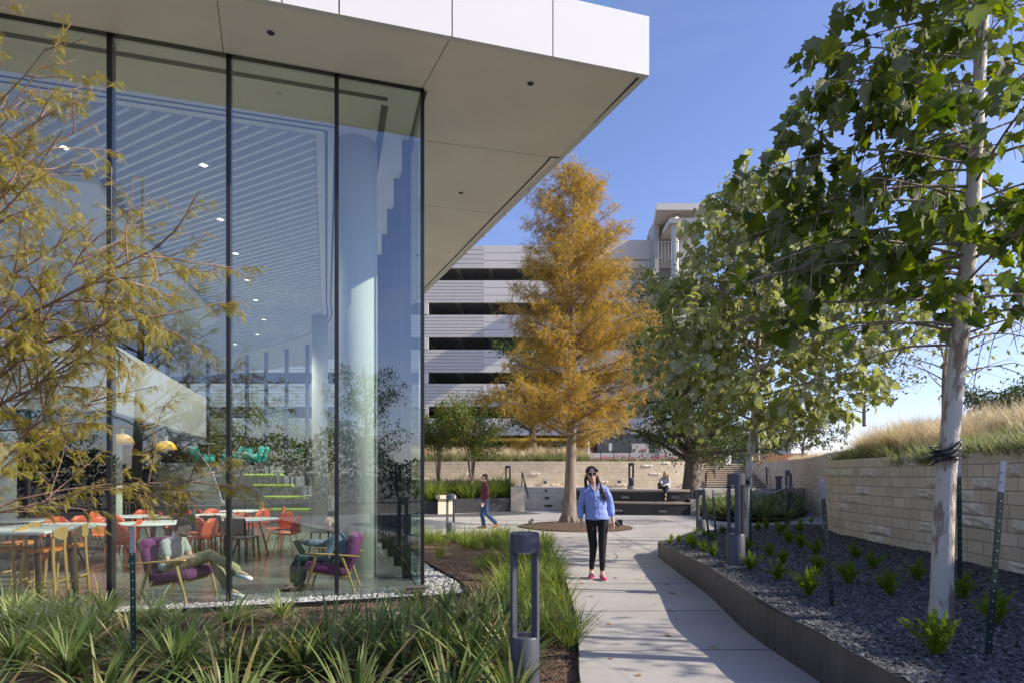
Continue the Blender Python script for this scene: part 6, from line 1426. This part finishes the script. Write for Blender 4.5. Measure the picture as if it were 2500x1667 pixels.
# 3) woman sitting on the terrace edge, looking down at a bag
SL = Vector(((1624-1250)/F*25.3, 25.3, .97))
J = dict(head=V3((-.04,-.16,.66)), neck=V3((.0,-.05,.545)), chest=V3((.02,.02,.40)), waist=V3((.02,.05,.22)), pelvis=V3((.02,.05,.09)),
  shL=V3((.15,.0,.48)), shR=V3((-.15,-.02,.48)), elL=V3((.13,-.13,.25)), elR=V3((-.22,-.16,.28)), wrL=V3((-.08,-.30,.20)), wrR=V3((-.25,-.32,.24)),
  hpL=V3((.09,.02,.09)), hpR=V3((-.07,.02,.09)), knL=V3((-.04,-.40,.16)), knR=V3((-.10,-.38,.10)), anL=V3((-.12,-.52,-.18)), anR=V3((-.10,-.42,-.34)), toL=V3((-.13,-.66,-.24)), toR=V3((-.14,-.58,-.41)))
root, q, M_, body = person('blond woman in a pale blouse sitting on the terrace bench looking into a bag', SL, R(0), J, m_skin, cloth('pale_blouse',(.52,.55,.60)), cloth('dark_leggings',(.02,.025,.045)), mat('black_shoe',(.02,.02,.02),.5,.1), V3((-.35,-.8,-.5)), s=1.0, female=True, sleeve=.85, vox=.011, cuff=.8, loose=1.15)
face_parts(root, q, M_, 1.0); b = MB(); b.sphere(q(0,-.025,.04),(.088,.098,.088),14,9,M_); b.sphere(q(0,-.05,-.03),(.08,.06,.09),12,8,M_); remeshed(b,'hair',m_blond,root,.011,2)
hairy_strands(root,'hair_length',[(q(-.06,-.04,-.02),q(-.085,-.03,-.12),V3((.12,-.10,.38)),.028),(q(.06,-.04,-.02),q(.085,-.03,-.11),V3((-.12,-.14,.42)),.02),(q(0,-.09,-.02),q(0,-.09,-.12),V3((.07,.08,.36)),.035)],m_blond,3,150,.016)
bg = thing('handbag','black handbag held on the lap of the seated blond woman','bag', SL+Vector((-.30,-.30,.06))); b = MB(); b.bbox((0,0,.12),(.13,.30,.26),.03); b.build('pouch', m_black, bg); b = MB(); b.tube([(0,-.09,.24),(0,-.06,.36),(0,.06,.36),(0,.09,.24)], .009, 6); b.build('strap', m_black, bg)
# 4) bearded man reading in the left armchair (chair faces +X, body local forward -Y -> rz 90)
B1 = A1.copy()
J = dict(head=V3((0,-.05,.94)), neck=V3((0,.05,.81)), chest=V3((0,.12,.66)), waist=V3((0,.16,.50)), pelvis=V3((0,.12,.40)),
  shL=V3((.17,.10,.745)), shR=V3((-.17,.10,.745)), elL=V3((.23,.0,.52)), elR=V3((-.23,.0,.52)), wrL=V3((.12,-.28,.58)), wrR=V3((-.12,-.30,.59)),
  hpL=V3((.09,.06,.42)), hpR=V3((-.09,.06,.42)), knL=V3((.09,-.38,.57)), knR=V3((-.06,-.46,.61)), anL=V3((.07,-.62,.16)), anR=V3((.02,-.80,.40)), toL=V3((.07,-.84,.05)), toR=V3((.0,-.99,.30)))
J['hpR'] = V3((-.09,.06,.42))
root, q, M_, body = person('bearded man in a grey t-shirt and khaki trousers sitting in the left purple armchair', B1, R(82), J, m_skin2, cloth('grey_tshirt',(.46,.45,.46)), cloth('khaki_trousers',(.46,.37,.22)), mat('white_shoe',(.70,.70,.72),.6,.03), V3((0,-1,-.55)), s=1.0, sleeve=0, vox=.010, palmL=V3((-1,0,0)), palmR=V3((1,0,0)), curl=.8)
face_parts(root, q, M_, 1.0); b = MB(); b.sphere(q(0,-.030,.058),(.082,.090,.072),14,9,M_); b.sphere(q(0,-.055,-.005),(.078,.055,.06),12,8,M_); remeshed(b,'hair',m_hair,root,.010,2)
b = MB(); b.sphere(q(0,.030,-.078),(.056,.058,.036),12,8,M_); remeshed(b,'beard',m_hair,root,.009,2)
ph = thing('phone','small dark phone held by the bearded man','phone', Vector((0,0,0))); b = MB(); b.bbox((0,0,0),(.015,.075,.15),.006,M=Matrix.Rotation(R(55),3,'Y')); b.build('case', m_black, ph); ph.location = Matrix.Rotation(R(82),4,'Z')@V3((0,-.385,.60))+B1
b = MB(); b.box((-.009,0,0),(.002,.065,.135),M=Matrix.Rotation(R(55),3,'Y')); b.build('screen', m_boll, ph)
# 5) bald man with laptop in the right armchair, facing left
B2 = A2.copy()
J = dict(head=V3((0,-.02,.93)), neck=V3((0,.07,.80)), chest=V3((0,.13,.65)), waist=V3((0,.16,.49)), pelvis=V3((0,.12,.40)),
  shL=V3((.17,.09,.735)), shR=V3((-.17,.10,.735)), elL=V3((.24,-.02,.50)), elR=V3((-.24,-.15,.63)), wrL=V3((.12,-.22,.46)), wrR=V3((-.17,-.42,.66)),
  hpL=V3((.09,.06,.42)), hpR=V3((-.09,.06,.42)), knL=V3((.11,-.42,.46)), knR=V3((-.11,-.42,.46)), anL=V3((.12,-.44,.09)), anR=V3((-.12,-.46,.09)), toL=V3((.13,-.64,.03)), toR=V3((-.12,-.66,.03)))
root, q, M_, body = person('bald man in a blue shirt using a laptop in the right purple armchair', B2, R(-86), J, m_skin2, cloth('blue_shirt',(.15,.20,.29)), cloth('dark_jeans',(.035,.06,.07)), mat('brown_shoe',(.08,.04,.02),.6,.1), V3((0,-1,-.25)), s=1.0, sleeve=.92, vox=.010, curl=.9)
face_parts(root, q, M_, 1.0, glasses=False); b = MB(); b.sphere(q(0,-.05,-.005),(.079,.058,.05),14,9,M_); remeshed(b,'hair',m_grey_hair,root,.010,2)
lp = thing('laptop','open laptop on the lap of the bald man','laptop', Matrix.Rotation(R(-86),4,'Z')@V3((0,-.30,.50))+B2, R(-86)); b = MB(); b.bbox((0,0,0),(.32,.22,.016),.005); b.build('keyboard_base', m_galv, lp); b = MB(); b.bbox((0,-.155,.105),(.32,.012,.22),.004,M=Matrix.Rotation(R(28),3,'X')); b.build('screen', m_black, lp)
bp_ = thing('backpack','dark backpack on the floor in front of the bald man','bag', fl(728,1428)); b = MB(); b.sphere((0,0,.19),(.13,.11,.21),14,10); b.sphere((0,-.08,.13),(.10,.06,.12),12,8); remeshed(b,'pack',m_chdark,bp_,.012,2); b = MB(); b.tube([(0,0,.38),(.03,0,.44),(-.03,0,.44),(0,0,.38)],.008,6); b.build('grab_loop',m_black,bp_)
for o in list(bpy.data.objects):
    if o.get('label') == 'x': print('UNLABELED', o.name)
